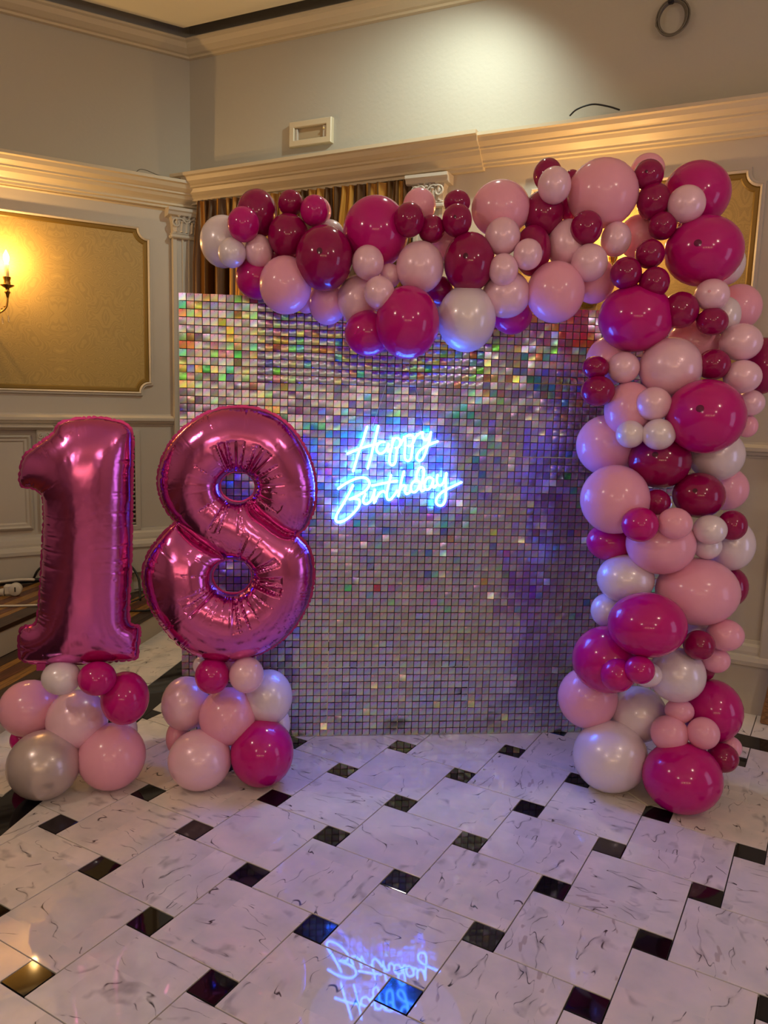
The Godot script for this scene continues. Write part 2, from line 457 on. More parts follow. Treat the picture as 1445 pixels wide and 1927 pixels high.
func build_walls() -> void:
	on_left = Transform3D(Basis(Vector3(0, 1, 0), deg_to_rad(32)), corner)
	on_back = Transform3D(Basis(Vector3(0, 1, 0), deg_to_rad(-26.6)), corner)
	var m := MB.new()
	# left wall: local x runs from -4.4 to the corner at 0
	var wl := thing("wall_left", on_left)
	tag(wl, "", "", "", "structure")
	m.box(V(-2.2, 1.8, -0.1), V(4.9, 4.0, 0.2))
	part("wall_face", m.mesh(), mats.plaster, wl)
	m = MB.new()
	m.box(V(-2.2, 1.37, 0.002), V(4.4, 2.42, 0.012))
	part("panelling", m.mesh(), mats.paint, wl)
	m = MB.new()
	m.extrude(lift(cornice_profile, 2.665, 0.94), -4.4, 0.13, 0.0)
	part("cornice", m.mesh(), mats.cream, wl)
	m = MB.new()
	m.extrude([Vector2(0, 2.52), Vector2(0.014, 2.518), Vector2(0.018, 2.508), Vector2(0.010, 2.502), Vector2(0, 2.50)], -4.4, 0.0)
	part("frieze_bead", m.mesh(), mats.cream, wl)
	crown(wl, -4.4, 0.06)
	rail(wl, -4.4, -0.128)
	base_mould(wl, -4.4, 0.0, 0.28, 0.443)
	var lift6 := thing("damask_section", Transform3D(Basis(), V(0, 0, 0.008)), wl)
	damask_panel(lift6, -2.02, 1.408, -0.276, 2.372)
	dado_panel(lift6, -2.0, 0.59, -0.965, 1.145, "cupboard_door")
	m = MB.new()                                                    # shelf moulding over the cupboard and its carved bracket
	m.extrude([Vector2(0, 1.200), Vector2(0.060, 1.200), Vector2(0.060, 1.190), Vector2(0.048, 1.184), Vector2(0.040, 1.176), Vector2(0.0, 1.172)], -2.1, -0.845)
	part("shelf_moulding", m.mesh(), mats.paint, lift6)
	m = MB.new()
	m.box(V(-0.894, 1.118, 0.018), V(0.084, 0.115, 0.036), 0.005)
	m.box(V(-0.894, 0.82, 0.010), V(0.070, 0.48, 0.020), 0.004)
	for s in [-1.0, 1.0]:
		var save := m.xf
		m.xf = Transform3D(Basis(), V(0, 0, 0.038))
		m.tube(spiral(-0.894 + s * 0.018, 1.138, s, 0.017, 1.3), 0.0042, 6)
		m.tube(smooth_line([V(-0.894, 1.075, 0), V(-0.894 + s * 0.02, 1.085, 0.003), V(-0.894 + s * 0.03, 1.112, 0)], 5), 0.0045, 6)
		m.xf = save
	m.tube(smooth_line([V(-0.894, 1.068, 0.036), V(-0.894, 1.10, 0.045), V(-0.894, 1.14, 0.038)], 5), 0.006, 6)
	part("carved_bracket", m.mesh(), mats.paint, lift6)
	pilaster(wl, -0.127, 0.032, 0.29, 2.342, 2.515)
	# back wall: local x runs from the corner to the right
	var wb := thing("wall_back", on_back)
	tag(wb, "", "", "", "structure")
	m = MB.new()
	m.box(V(3.0, 1.8, -0.1), V(6.4, 4.0, 0.2))
	part("wall_face", m.mesh(), mats.plaster, wb)
	m = MB.new()
	m.box(V(3.9, 1.32, 0.002), V(4.8, 2.62, 0.012))
	part("panelling", m.mesh(), mats.paint, wb)
	m = MB.new()
	m.extrude(lift(cornice_profile, 2.705, 1.0), -0.02, 1.925, 0.03)
	part("cornice", m.mesh(), mats.cream, wb)
	m = MB.new()
	m.extrude(lift(cornice_profile, 2.728, 0.86), 1.925, 5.9, 0.03)
	part("cornice", m.mesh(), mats.cream, wb)
	crown(wb, -0.06, 5.9)
	rail(wb, 1.74, 5.9)
	base_mould(wb, 1.74, 5.9, -0.01, 0.235)
	var sec := thing("damask_section", Transform3D(Basis(), V(0, 0, 0.008)), wb)
	damask_panel(sec, 2.13, 1.42, 3.215, 2.452)
	dado_panel(sec, 1.85, 0.36, 3.22, 1.15)
	m = MB.new()
	m.box(V(3.50, 0.76, 0.02), V(0.20, 0.98, 0.04), 0.006)
	part("dado_stile", m.mesh(), mats.paint, sec)
	pilaster(wb, 1.553, 1.716, 0.0, 2.405, 2.572)
	# the rest of the room, behind and beside the camera
	var shell := [["wall_west", Vector2(-4.95, -2.78), Vector2(-4.95, 5.0)], ["wall_rear", Vector2(-4.95, 5.0), Vector2(4.0, 5.0)], ["wall_east", Vector2(4.0, 5.0), Vector2(4.0, -2.46)]]
	for q in shell:
		var a: Vector2 = q[1]; var b: Vector2 = q[2]
		var d := (b - a).normalized()
		var c := (a + b) * 0.5
		m = MB.new()
		m.box(Vector3.ZERO, V((b - a).length() + 0.4, 4.0, 0.2))
		var w := thing(q[0], Transform3D(Basis(Vector3(d.x, 0, d.y), Vector3.UP, Vector3(d.x, 0, d.y).cross(Vector3.UP)), V(c.x, 1.8, c.y)))
		tag(w, "", "", "", "structure")
		part("wall_face", m.mesh(), mats.paint, w)
	m = MB.new()
	m.box(V(-0.4, 3.80, -0.1), V(9.6, 0.2, 10.6))
	var ce := thing("ceiling")
	tag(ce, "", "", "", "structure")
	part("ceiling_slab", m.mesh(), mats.riser, ce)
	var plan := PackedVector2Array([Vector2(-4.85, -2.86), Vector2(corner.x, corner.z), Vector2(3.9, -2.52), Vector2(3.9, 4.9), Vector2(-4.85, 4.9)])
	m = MB.new()
	m.xf = Transform3D(Basis(Vector3(1, 0, 0), Vector3(0, 0, 1), Vector3(0, 1, 0)), Vector3.ZERO)
	m.prism(Geometry2D.offset_polygon(plan, -0.15, Geometry2D.JOIN_MITER)[0], 3.505, 3.60)
	part("plaster_ceiling", m.mesh(), mats.ceiling, ce)    # hung below the slab, with a dark gap round it
	# unseen pendant globes, added to brighten the ceiling and the room
	for p in ADDED_PENDANTS:
		var pe := thing("added_pendant", Transform3D(Basis(), p))
		tag(pe, ["added unseen fill globe at the front left of the room, above the stage steps", "added unseen fill globe at the front right of the room, near the window", "added unseen fill globe at the rear left of the room, far from the stage", "added unseen fill globe at the rear right of the room, far from the window"][ADDED_PENDANTS.find(p)], "lamp", "added ceiling pendants")
		m = MB.new()
		m.tube([V(0, 0.55, 0), V(0, 0.10, 0)], 0.006, 8)
		m.lathe([Vector2(0.0, 0.53), Vector2(0.05, 0.53), Vector2(0.05, 0.55)], Transform3D(), 16)
		part("stem", m.mesh(), mats.brass, pe)
		m = MB.new()
		m.lathe(ball(0.10, 14), Transform3D(Basis(), V(0, 0, 0)), 20)
		part("globe", m.mesh(), mats.lamp, pe)
	# frosted window in the east wall: the cool light of the evening
	var win := thing("window_1", Transform3D(Basis(Vector3(0, 0, 1), Vector3.UP, Vector3(-1, 0, 0)), V(3.895, 1.15, -1.0)))
	tag(win, "", "", "", "structure")
	m = MB.new()
	m.sweep(frame_path(-0.5, -0.9, 0.5, 0.9, 0.0), [Vector2(0.0, -0.02), Vector2(0.0, 0.03), Vector2(-0.07, 0.03), Vector2(-0.07, -0.02)], true)
	m.box(V(0, 0, 0.0), V(0.04, 1.8, 0.04), 0.004)
	part("window_frame", m.mesh(), mats.paint, win)
	m = MB.new()
	m.box(V(0, 0, -0.012), V(1.0, 1.8, 0.008))
	part("window_pane", m.mesh(), mats.dusk, win)
	# four lamps in a row on the far wall behind the camera
	for i in 4:
		var wl2 := thing("wall_lamp", Transform3D(Basis(), V(-1.35 + 0.9 * i, 2.0, 4.86)))
		tag(wl2, "small warm globe lamp on the far wall behind the view, %s of four" % ["first", "second", "third", "last"][i], "lamp", "far wall lamps")
		m = MB.new()
		m.box(V(0, -0.06, 0.02), V(0.06, 0.14, 0.03), 0.006)
		m.tube([V(0, -0.08, 0.0), V(0, -0.075, -0.06), V(0, -0.04, -0.08)], 0.008, 8)
		part("bracket", m.mesh(), mats.brass, wl2)
		m = MB.new()
		m.lathe(ball(0.045), Transform3D(Basis(), V(0, 0, -0.08)), 14)
		part("globe", m.mesh(), mats.lamp, wl2)

func ball(r: float, k := 10) -> Array:
	var out := []
	for i in k + 1:
		var a := -PI / 2 + PI * i / k
		out.append(Vector2(maxf(r * cos(a), 0.0), r * sin(a)))
	return out

# ---------------------------------------------------------------- floor
func flat_at(c: Vector2) -> Vector3: return Vector3(c.x, 0, c.y)

func half_plane(p: Vector2, d: Vector2, keep: Vector2) -> PackedVector2Array:   # a big quad on the side of the line that holds keep
	var s := Vector2(-d.y, d.x)
	if s.dot(keep - p) < 0.0: s = -s
	return PackedVector2Array([p - d * 20, p + d * 20, p + d * 20 + s * 20, p - d * 20 + s * 20])

func clip(a: PackedVector2Array, b: PackedVector2Array) -> Array:
	return Geometry2D.intersect_polygons(a, b)

func build_floor() -> void:
	var fl := thing("floor")
	tag(fl, "", "", "", "structure")
	var m := MB.new()
	m.box(V(-0.4, -0.06, -0.1), V(9.6, 0.1, 10.6))
	part("grout_bed", m.mesh(), mats.grout, fl)
	var lay := Transform3D(Basis(Vector3(1, 0, 0), Vector3(0, 0, 1), Vector3(0, 1, 0)), Vector3.ZERO)
	var dl := Vector2(cos(deg_to_rad(80)), -sin(deg_to_rad(80)))
	var dr := Vector2(cos(deg_to_rad(-30.5)), -sin(deg_to_rad(-30.5)))
	var here := Vector2(0, -1)
	var li := Vector2(-1.041, -3.237); var lo := Vector2(-1.127, -3.644)
	var ri := Vector2(1.554, -3.172); var ro := Vector2(1.6, -3.303)
	var field: PackedVector2Array = clip(half_plane(li, dl, here), half_plane(ri, dr, here))[0]
	var p := Vector2(0.2217, 0.2322); var q := Vector2(0.2322, -0.2217)
	var o := Vector2(-0.1400, -2.3946)
	var th := deg_to_rad(16.26)
	var e1 := (p * cos(th) + q * sin(th)) / S
	var e2 := (-p * sin(th) + q * cos(th)) / S
	e1 = e1.normalized(); e2 = e2.normalized()
	var a := S * cos(th); var b := S * sin(th)
	var g := 0.0016
	var far_white := MB.new(); far_white.xf = lay
	var far_black := MB.new(); far_black.xf = lay
	for i in range(-16, 34):
		for j in range(-26, 26):
			var c := o + p * i + q * j
			if c.x < -5.2 or c.x > 4.3 or c.y > 5.2 or c.y < -5.5: continue
			for kind in 2:
				var s := (b if kind == 0 else a) * 0.5 - g
				var cc := c if kind == 0 else c + e1 * (a + b) * 0.5 + e2 * (a - b) * 0.5
				var poly := PackedVector2Array([cc - e1 * s - e2 * s, cc + e1 * s - e2 * s, cc + e1 * s + e2 * s, cc - e1 * s + e2 * s])
				for piece in clip(poly, field):
					if piece.size() < 3: continue
					var mid := Vector2.ZERO
					for t in piece: mid += t / piece.size()
					if not seen_at(flat_at(mid), 1.16):
						(far_black if kind == 0 else far_white).prism(piece, -0.012, 0.0, 0.0, 3.0, Vector2(i * 0.37, j * 0.21))
						continue
					m = MB.new(); m.xf = lay
					m.prism(piece, -0.012, 0.0, 0.0009, 1.0 / 0.31, Vector2(rng.randf(), rng.randf()), rng.randi_range(0, 3) * PI / 2 - 0.5, false)
					if kind == 0: part("black_tile", m.mesh(), mats.black, fl)
					else: part("marble_tile", m.mesh(), mats["marble_%d" % rng.randi_range(0, 5)], fl)
	tag(part("outer_marble", far_white.mesh(), mats.marble_0, fl), "", "", "", "stuff")
	tag(part("outer_black_marble", far_black.mesh(), mats.black, fl), "", "", "", "stuff")
	# the black border band and the plain marble border outside it
	var bl := dl.normalized(); var br := dr.normalized()
	var strip_l: PackedVector2Array = clip(half_plane(lo + Vector2(0.003, 0), dl, here), half_plane(li, dl, Vector2(-5, -3)))[0]
	var out_r := half_plane(ro, dr, here)
	strip_l = clip(strip_l, out_r)[0]
	strip_l = clip(strip_l, PackedVector2Array([Vector2(-5, -5.6), Vector2(4, -5.6), Vector2(4, -1.5), Vector2(-5, -1.5)]))[0]
	m = MB.new(); m.xf = lay
	m.prism(strip_l, -0.012, 0.0, 0.0009)
	part("border_band", m.mesh(), mats.black, fl)
	var strip_r: PackedVector2Array = clip(clip(half_plane(ro, dr, here), half_plane(ri, dr, Vector2(1, -6)))[0], half_plane(li, dl, here))[0]
	strip_r = clip(strip_r, PackedVector2Array([Vector2(-2, -6), Vector2(4.2, -6), Vector2(4.2, 5), Vector2(-2, 5)]))[0]
	m = MB.new(); m.xf = lay
	m.prism(strip_r, -0.012, 0.0, 0.0009)
	part("border_band", m.mesh(), mats.black, fl)
	var nl := Vector2(-bl.y, bl.x)
	if nl.x > 0: nl = -nl
	for i in range(-3, 7):                                         # tiles between the stage step and the band
		var c := lo + bl * (0.33 * i - 0.08)
		var quad := PackedVector2Array([c + bl * 0.0016, c + bl * 0.3284, c + bl * 0.3284 + nl * 0.5, c + bl * 0.0016 + nl * 0.5])
		m = MB.new(); m.xf = lay
		m.prism(quad, -0.012, 0.0, 0.0009, 1.0 / 0.34, Vector2(rng.randf(), rng.randf()), rng.randf() * 6.0, false)
		part("border_tile", m.mesh(), mats["marble_%d" % [1, 3, 4, 1][absi(i) % 4]], fl)
	var nr := Vector2(-br.y, br.x)
	if nr.y > 0: nr = -nr
	for i in range(-10, 9):                                        # tiles between the band and the back wall
		for row in 3:
			var c := ro + br * (0.33 * i + 0.047) + nr * (0.332 * row + 0.002)
			var quad := PackedVector2Array([c + br * 0.0016, c + br * 0.3284, c + br * 0.3284 + nr * 0.329, c + br * 0.0016 + nr * 0.329])
			var cut := clip(quad, half_plane(lo, dl, here))
			if cut.is_empty(): continue
			m = MB.new(); m.xf = lay
			m.prism(cut[0], -0.012, 0.0, 0.0009, 1.0 / 0.34, Vector2(rng.randf(), rng.randf()), rng.randf() * 6.0, false)
			part("border_tile", m.mesh(), mats["marble_%d" % rng.randi_range(0, 5)], fl)

func build_stage() -> void:
	# two low steps up to the stage along the left wall, boarded in strips of dark and light wood
	var d := Vector2(cos(deg_to_rad(80)), -sin(deg_to_rad(80)))
	var n := Vector2(-sin(deg_to_rad(80)), -cos(deg_to_rad(80)))
	var lay := Transform3D(Basis(Vector3(1, 0, 0), Vector3(0, 0, 1), Vector3(0, 1, 0)), Vector3.ZERO)
	var c2 := Vector2(corner.x, corner.z)
	var along := Vector2(-cos(deg_to_rad(32)), sin(deg_to_rad(32)))
	var inside := clip(half_plane(c2, along, Vector2(0, 0)), PackedVector2Array([Vector2(-4.9, -6), Vector2(3, -6), Vector2(3, 4.9), Vector2(-4.9, 4.9)]))
	var room: PackedVector2Array = inside[0]
	var foot := [Vector2(-1.35, -4.241), Vector2(-1.803, -3.585)]
	var tones := {"n": mats.wood_dark, "y": mats.wood_light, "r": mats.wood_red}
	var rows := [
		[["n", 0.075], ["y", 0.058], ["r", 0.078], ["y", 0.046], ["n", 0.075]],
		[["n", 0.10], ["y", 0.040], ["r", 0.052], ["y", 0.06], ["r", 0.06], ["y", 0.05], ["n", 0.09], ["y", 0.045], ["r", 0.07], ["y", 0.05], ["n", 0.09], ["y", 0.05], ["r", 0.07], ["n", 0.5], ["n", 2.0]]]
	for k in 2:
		var top: float = 0.145 * (k + 1)
		var st := thing("stage_step")
		tag(st, ["lower stage step with striped wood tread and beige riser, at the left", "upper stage step with striped wood boards running up to the left wall"][k], "step", "", "structure")
		var f: Vector2 = foot[k]
		var m := MB.new()
		m.xf = lay
		var riser := PackedVector2Array([f - d * 7 + n * 0.006, f + d * 4 + n * 0.006, f + d * 4 + n * 0.03, f - d * 7 + n * 0.03])
		m.prism(clip(riser, room)[0], 0.145 * k - (0.012 if k == 0 else 0.0), top - 0.022)
		part("riser", m.mesh(), mats.riser, st)
		var at := 0.0
		for r in rows[k]:
			var strip := PackedVector2Array([f - d * 7 + n * (at + 0.0008), f + d * 4 + n * (at + 0.0008), f + d * 4 + n * (at + r[1] - 0.0008), f - d * 7 + n * (at + r[1] - 0.0008)])
			at += r[1]
			var cut := clip(strip, room)
			if cut.is_empty(): continue
			m = MB.new(); m.xf = lay
			m.prism(cut[0], top - 0.022, top, 0.001, 2.5, Vector2(rng.randf(), rng.randf()), deg_to_rad(80))
			part("plank", m.mesh(), tones[r[0]], st)

# ---------------------------------------------------------------- latex balloons
func balloon_mesh(rx: float, ry: float, rz: float, axis: Vector3) -> ArrayMesh:
	var x := axis.cross(Vector3.UP).normalized()
	var y := x.cross(axis)
	var rad := V(rx, ry, rz)
	var rows := []
	var nu := 30
	var nv := 18
	var b := MB.new()
	for i in nv + 1:
		var th := PI * i / nv                      # 0 at the tip, PI at the neck
		var row := []
		var rho := 1.0 + 0.10 * pow(maxf(0.0, -cos(th)), 6.0)
		for j in nu + 1:
			var ph := TAU * j / nu
			var dir := axis * cos(th) + (x * cos(ph) + y * sin(ph)) * sin(th)
			row.append([dir * rho * rad, (dir / rad).normalized()])
		rows.append(row)
	for i in nv:
		for j in nu:
			var p: Array = rows[i][j]; var q: Array = rows[i][j + 1]; var r: Array = rows[i + 1][j + 1]; var s: Array = rows[i + 1][j]
			if i == 0: b.tri(p[0], r[0], s[0], p[1], r[1], s[1])
			elif i == nv - 1: b.tri(p[0], q[0], s[0], p[1], q[1], s[1])
			else: b.quad(p[0], q[0], r[0], s[0], p[1], q[1], r[1], s[1])
	return b.mesh()

func tip_mesh(rx: float, ry: float, rz: float, axis: Vector3) -> ArrayMesh:   # the thick darker button at the crown of a balloon
	var x := axis.cross(Vector3.UP).normalized()
	var y := x.cross(axis)
	var rad := V(rx, ry, rz)
	var b := MB.new()
	var ths := [0.0, 0.03, 0.06, 0.10]
	var lifts := [1.022, 1.019, 1.007, 0.998]
	for i in 3:
		for j in 12:
			var q := []
			for e in [[i, j], [i, j + 1], [i + 1, j + 1], [i + 1, j]]:
				var th: float = ths[e[0]]
				var ph: float = TAU * e[1] / 12.0
				var dir: Vector3 = axis * cos(th) + (x * cos(ph) + y * sin(ph)) * sin(th)
				q.append([dir * lifts[e[0]] * rad, (dir / rad).normalized()])
			b.quad(q[0][0], q[1][0], q[2][0], q[3][0], q[0][1], q[1][1], q[2][1], q[3][1])
	return b.mesh()

func balloon(col: String, at: Vector3, rx: float, ry: float, label: String, group: String) -> void:
	var to := (eye - at).normalized()
	var tip := label.contains(" tip ") and not label.contains("left tip")
	var axis := (to + (V(-0.16, 0.22, 0) if tip else V(rng.randf_range(-0.9, 0.9), rng.randf_range(-0.8, 0.8), 0.0))).normalized()
	var rz := (rx + ry) * 0.5
	var o := part("balloon", balloon_mesh(rx, ry, rz, axis), mats["latex_" + col], self, Transform3D(Basis(), at))
	tag(o, label, "balloon", group)
	if tip: part("balloon_tip", tip_mesh(rx, ry, rz, axis), mats["latex_tip_" + col], o)

func gb(col: String, at: Vector3, rx: float, ry: float, label: String) -> void:
	balloon(col, at, rx, ry, label, "latex balloons of the garland arch")

func ob(col: String, at: Vector3, rx: float, ry: float, label: String) -> void:
	balloon(col, at, rx, ry, label, "latex balloons under the foil number one")

func eb(col: String, at: Vector3, rx: float, ry: float, label: String) -> void:
	balloon(col, at, rx, ry, label, "latex balloons under the foil number eight")

func build_balloons() -> void:
	# arch
	gb("W", V(-0.632, 1.985, -3.055), 0.0855, 0.0955, "large pearl white balloon at the very left tip of the arch, against the curtain")
	gb("W", V(-0.577, 1.928, -2.945), 0.0500, 0.0538, "small pearl white balloon in front of the big white one at the left tip")
	gb("H", V(-0.533, 2.024, -2.927), 0.0570, 0.0617, "small fuchsia balloon overlapping the white balloon at the left tip, above its pearl one")
	gb("D", V(-0.500, 2.083, -3.023), 0.0744, 0.0862, "medium berry balloon at top left of the arch, left of two small ones")
	gb("P", V(-0.486, 1.941, -2.978), 0.0505, 0.0602, "small dusky pink balloon between the left tip whites and the berry cluster")
	gb("D", V(-0.373, 2.116, -2.990), 0.0454, 0.0464, "small berry balloon on the top edge, second from the left end")
	gb("H", V(-0.281, 2.081, -2.944), 0.0514, 0.0552, "small fuchsia balloon on the top edge with a pale pink one peeking out behind")
	gb("L", V(-0.277, 2.098, -3.031), 0.0491, 0.0530, "small pale pink balloon mostly hidden behind a fuchsia one near the left end top")
	gb("D", V(-0.377, 1.997, -2.971), 0.0753, 0.0792, "medium berry balloon under two small ones near the left end of the arch")
	gb("W", V(-0.233, 2.019, -3.035), 0.0552, 0.0533, "cream balloon peeking out behind the large wine balloon on the left arm")
	gb("D", V(-0.239, 1.910, -2.893), 0.1020, 0.1133, "large wine balloon with dark tip in the middle of the left arm")
	gb("L", V(-0.380, 1.817, -2.925), 0.0940, 0.1036, "large lilac pink balloon hanging lowest at the left, above the sequins")
	gb("H", V(-0.500, 1.854, -3.031), 0.0795, 0.0795, "medium magenta balloon under the left tip, just above the top edge of the sequins")
	gb("D", V(-0.433, 1.944, -3.042), 0.0496, 0.0536, "small dark berry balloon in the gap above the large lilac pink one at the left")
	gb("L", V(-0.320, 1.781, -3.068), 0.0444, 0.0484, "sliver of pale balloon between two pink ones on the lower left arm")
	gb("L", V(-0.234, 1.767, -3.012), 0.0694, 0.0793, "medium pink balloon on the lower edge right of the lilac pink one")
	gb("P", V(-0.118, 1.778, -2.960), 0.0759, 0.0896, "medium pearl balloon with blue lit underside, left of the big purple pair")
	gb("H", V(-0.060, 2.019, -2.971), 0.1197, 0.1274, "very large hot pink balloon in the middle of the left arm, over the curtain")
	gb("P", V(-0.083, 1.896, -2.869), 0.0562, 0.0600, "small pearl pink balloon overlapping the lower left of the very large hot pink one")
	gb("P", V(-0.039, 1.787, -2.816), 0.0536, 0.0573, "small pale pink balloon in front of the pearl one above the purple pair")
	gb("P", V(-0.005, 1.860, -2.920), 0.0401, 0.0440, "small dusky pink balloon half hidden between two pearl ones and the cream balloon")
	gb("H", V(0.063, 1.691, -2.841), 0.1125, 0.1275, "very large purple magenta balloon hanging lowest above the neon sign")
	gb("H", V(-0.078, 1.656, -2.917), 0.0849, 0.0830, "medium purple magenta balloon behind and left of the largest hanging one")
	gb("P", V(0.102, 1.890, -2.900), 0.0853, 0.0910, "medium dusty pearl balloon above the purple magenta one over the sign")
	gb("D", V(0.058, 2.046, -2.880), 0.0541, 0.0597, "small wine balloon at the right shoulder of the very large hot pink one")
	gb("L", V(0.095, 2.117, -2.975), 0.0596, 0.0615, "small pale pink balloon in front of the left side of the column capital")
	gb("D", V(0.139, 2.024, -2.910), 0.0472, 0.0491, "small wine balloon between two others below the column capital")
	gb("D", V(0.226, 2.051, -2.887), 0.0524, 0.0580, "small wine balloon with dark tip below another, left of the large pale pink one")
	gb("D", V(0.228, 2.124, -2.943), 0.0475, 0.0437, "small berry balloon on the top edge right of the column capital")
	gb("L", V(0.205, 1.998, -3.025), 0.0669, 0.0669, "pale pink balloon hidden behind the wine pair in the middle of the arch")
	gb("D", V(0.277, 1.912, -2.900), 0.0909, 0.1041, "large wine balloon with dark tip mid arch, right of the dusty pearl")
	gb("D", V(0.181, 1.822, -3.000), 0.0551, 0.0551, "small dark berry balloon seen in the gap between the hanging pearl and purple ones")
	gb("W", V(0.278, 1.718, -2.920), 0.1059, 0.1194, "large pearl white balloon with bright blue underside right of the purple magenta one")
	gb("L", V(0.390, 2.116, -2.984), 0.1061, 0.1003, "large pale pink balloon standing above the middle of the arch, right of the capital")
	gb("P", V(0.389, 2.001, -2.886), 0.0619, 0.0656, "small pearl pink balloon, topmost of three before a dark wine balloon")
	gb("P", V(0.393, 1.883, -2.855), 0.0522, 0.0560, "small pearl pink balloon, lowest of three before a dark wine balloon")
	gb("P", V(0.476, 1.937, -2.854), 0.0502, 0.0539, "small pearl pink balloon, rightmost of three before a dark wine balloon")
	gb("P", V(0.419, 1.809, -2.929), 0.0865, 0.0846, "medium pearl balloon below the cluster of three small pearl pinks")
	gb("D", V(0.510, 1.969, -2.958), 0.0655, 0.0905, "medium dark wine balloon behind three small pearl pink ones")
	gb("D", V(0.546, 2.104, -2.990), 0.0735, 0.0832, "medium berry balloon left of the tallest pale pink one, under a small pearl")
	gb("D", V(0.554, 2.239, -2.987), 0.0518, 0.0576, "small berry balloon at the top of the arch, behind a small pearl one")
	gb("P", V(0.564, 2.182, -2.903), 0.0579, 0.0635, "small dusky pearl balloon atop the arch left of the very large pale pink")
	gb("D", V(0.643, 2.230, -2.990), 0.0288, 0.0307, "tiny dark berry balloon squeezed beside the very large pale pink one at the top")
	gb("L", V(0.750, 2.174, -2.960), 0.1258, 0.1201, "very large pale pink balloon rising highest over the arch before the cornice")
	gb("H", V(0.644, 2.135, -3.020), 0.0332, 0.0468, "sliver of hot pink balloon behind the left edge of the very large pale pink one")
	gb("P", V(0.641, 1.997, -2.974), 0.0774, 0.0890, "medium cream pink balloon left of the small dark plum one under the highest balloon")
	gb("D", V(0.684, 2.040, -2.894), 0.0563, 0.0591, "small glossy plum balloon below the highest pale pink balloon")
	gb("P", V(0.798, 2.010, -2.920), 0.0531, 0.0607, "small dusty pink balloon directly right of the glossy plum one")
	gb("P", V(0.701, 1.921, -2.888), 0.0641, 0.0659, "small lilac pearl balloon directly below the glossy plum one")
	gb("L", V(0.592, 1.819, -2.910), 0.1031, 0.1088, "large lilac pink balloon on the underside of the arch, last before the corner")
	gb("L", V(0.750, 1.877, -2.999), 0.0765, 0.0844, "medium pink white balloon in the inner corner, lit from behind by a wall lamp")
	gb("L", V(0.908, 2.042, -3.030), 0.0688, 0.0787, "medium peach balloon in the corner of the arch, glowing from the lamp behind")
	gb("H", V(0.459, 1.747, -3.035), 0.0760, 0.0720, "medium magenta balloon on the underside, behind the pearl ones in the middle of the arch")
	gb("D", V(0.901, 2.235, -2.935), 0.0528, 0.0528, "small wine balloon with dark tip on top of the corner, before a pale pink one")
	gb("L", V(0.925, 2.280, -3.025), 0.0601, 0.0543, "small pale pink balloon at the very top of the corner behind a wine one")
	gb("D", V(0.925, 2.145, -2.930), 0.0586, 0.0654, "small wine balloon left of the very large hot pink one at the corner")
	gb("P", V(1.024, 2.126, -2.878), 0.0642, 0.0642, "small dusky pink balloon before the upper very large hot pink one")
	gb("H", V(1.108, 2.196, -3.022), 0.1206, 0.1168, "very large hot pink balloon at the upper right corner of the arch")
	gb("D", V(0.953, 2.056, -2.900), 0.0488, 0.0488, "small dark wine balloon between the two very large hot pink ones")
	gb("H", V(1.112, 1.977, -2.914), 0.1365, 0.1232, "very large fuchsia balloon with dark tip before the gold panel at the right")
	gb("W", V(1.254, 1.961, -3.057), 0.0678, 0.0797, "cream white balloon edging out behind the very large fuchsia one at the gold panel")
	gb("D", V(0.908, 1.954, -2.872), 0.0505, 0.0505, "small plum balloon, topmost of three in the crook of the arch")
	gb("D", V(0.826, 1.885, -2.862), 0.0542, 0.0561, "small plum balloon, leftmost of three in the crook of the arch")
	gb("D", V(0.922, 1.853, -2.843), 0.0521, 0.0540, "small plum balloon, lowest of three in the crook of the arch")
	gb("H", V(0.883, 1.735, -2.899), 0.1318, 0.1203, "very large fuchsia balloon in the inner corner of the arch beside the sequins")
	gb("D", V(1.024, 1.763, -2.853), 0.0638, 0.0638, "small plum balloon with blue gleam right of the very large inner corner fuchsia one")
	gb("P", V(1.126, 1.817, -2.841), 0.0596, 0.0550, "small dusty pink balloon with red tip below the fuchsia one at the gold panel")
	gb("D", V(1.133, 1.726, -2.835), 0.0551, 0.0486, "small plum balloon directly under the dusty pink one with red tip")
	gb("L", V(1.300, 1.798, -3.021), 0.0834, 0.0854, "large pale pink balloon sticking out right over the edge of the gold panel")
	gb("W", V(1.208, 1.756, -2.917), 0.0557, 0.0672, "medium cream balloon behind two small ones, left of the pale pink at the gold panel")
	gb("P", V(1.250, 1.659, -2.857), 0.0737, 0.0661, "small lilac pink balloon on the right edge of the column below the gold panel")
	gb("L", V(1.132, 1.662, -2.988), 0.0949, 0.0870, "medium salmon pink balloon in the shade under the plum pair at the column top")
	gb("L", V(0.820, 1.585, -2.984), 0.0832, 0.0912, "large pale balloon half hidden under the inner corner fuchsia one beside the sequins")
	gb("D", V(0.748, 1.556, -2.884), 0.0480, 0.0422, "small plum balloon, upper of two on the left edge of the column top")
	gb("D", V(0.756, 1.473, -2.862), 0.0604, 0.0549, "small plum balloon, lower of two on the left edge of the column top")
	gb("P", V(0.846, 1.559, -2.876), 0.0566, 0.0566, "small dusty pearl balloon touching the plum pair on the left of the column")
	gb("P", V(1.014, 1.563, -2.873), 0.1108, 0.1088, "large dusty pearl balloon across the upper column")
	gb("D", V(1.151, 1.577, -2.835), 0.0584, 0.0546, "small wine balloon at the upper right of the column beside two pearl ones")
	gb("P", V(1.255, 1.538, -2.829), 0.0659, 0.0584, "small pearl balloon on the right edge beside a wine one")
	gb("D", V(1.380, 1.583, -2.955), 0.0746, 0.1040, "large berry balloon cut by the right edge of the view")
	gb("L", V(0.878, 1.408, -2.877), 0.0887, 0.1022, "medium lilac pink balloon behind a trio of small pearls on the column")
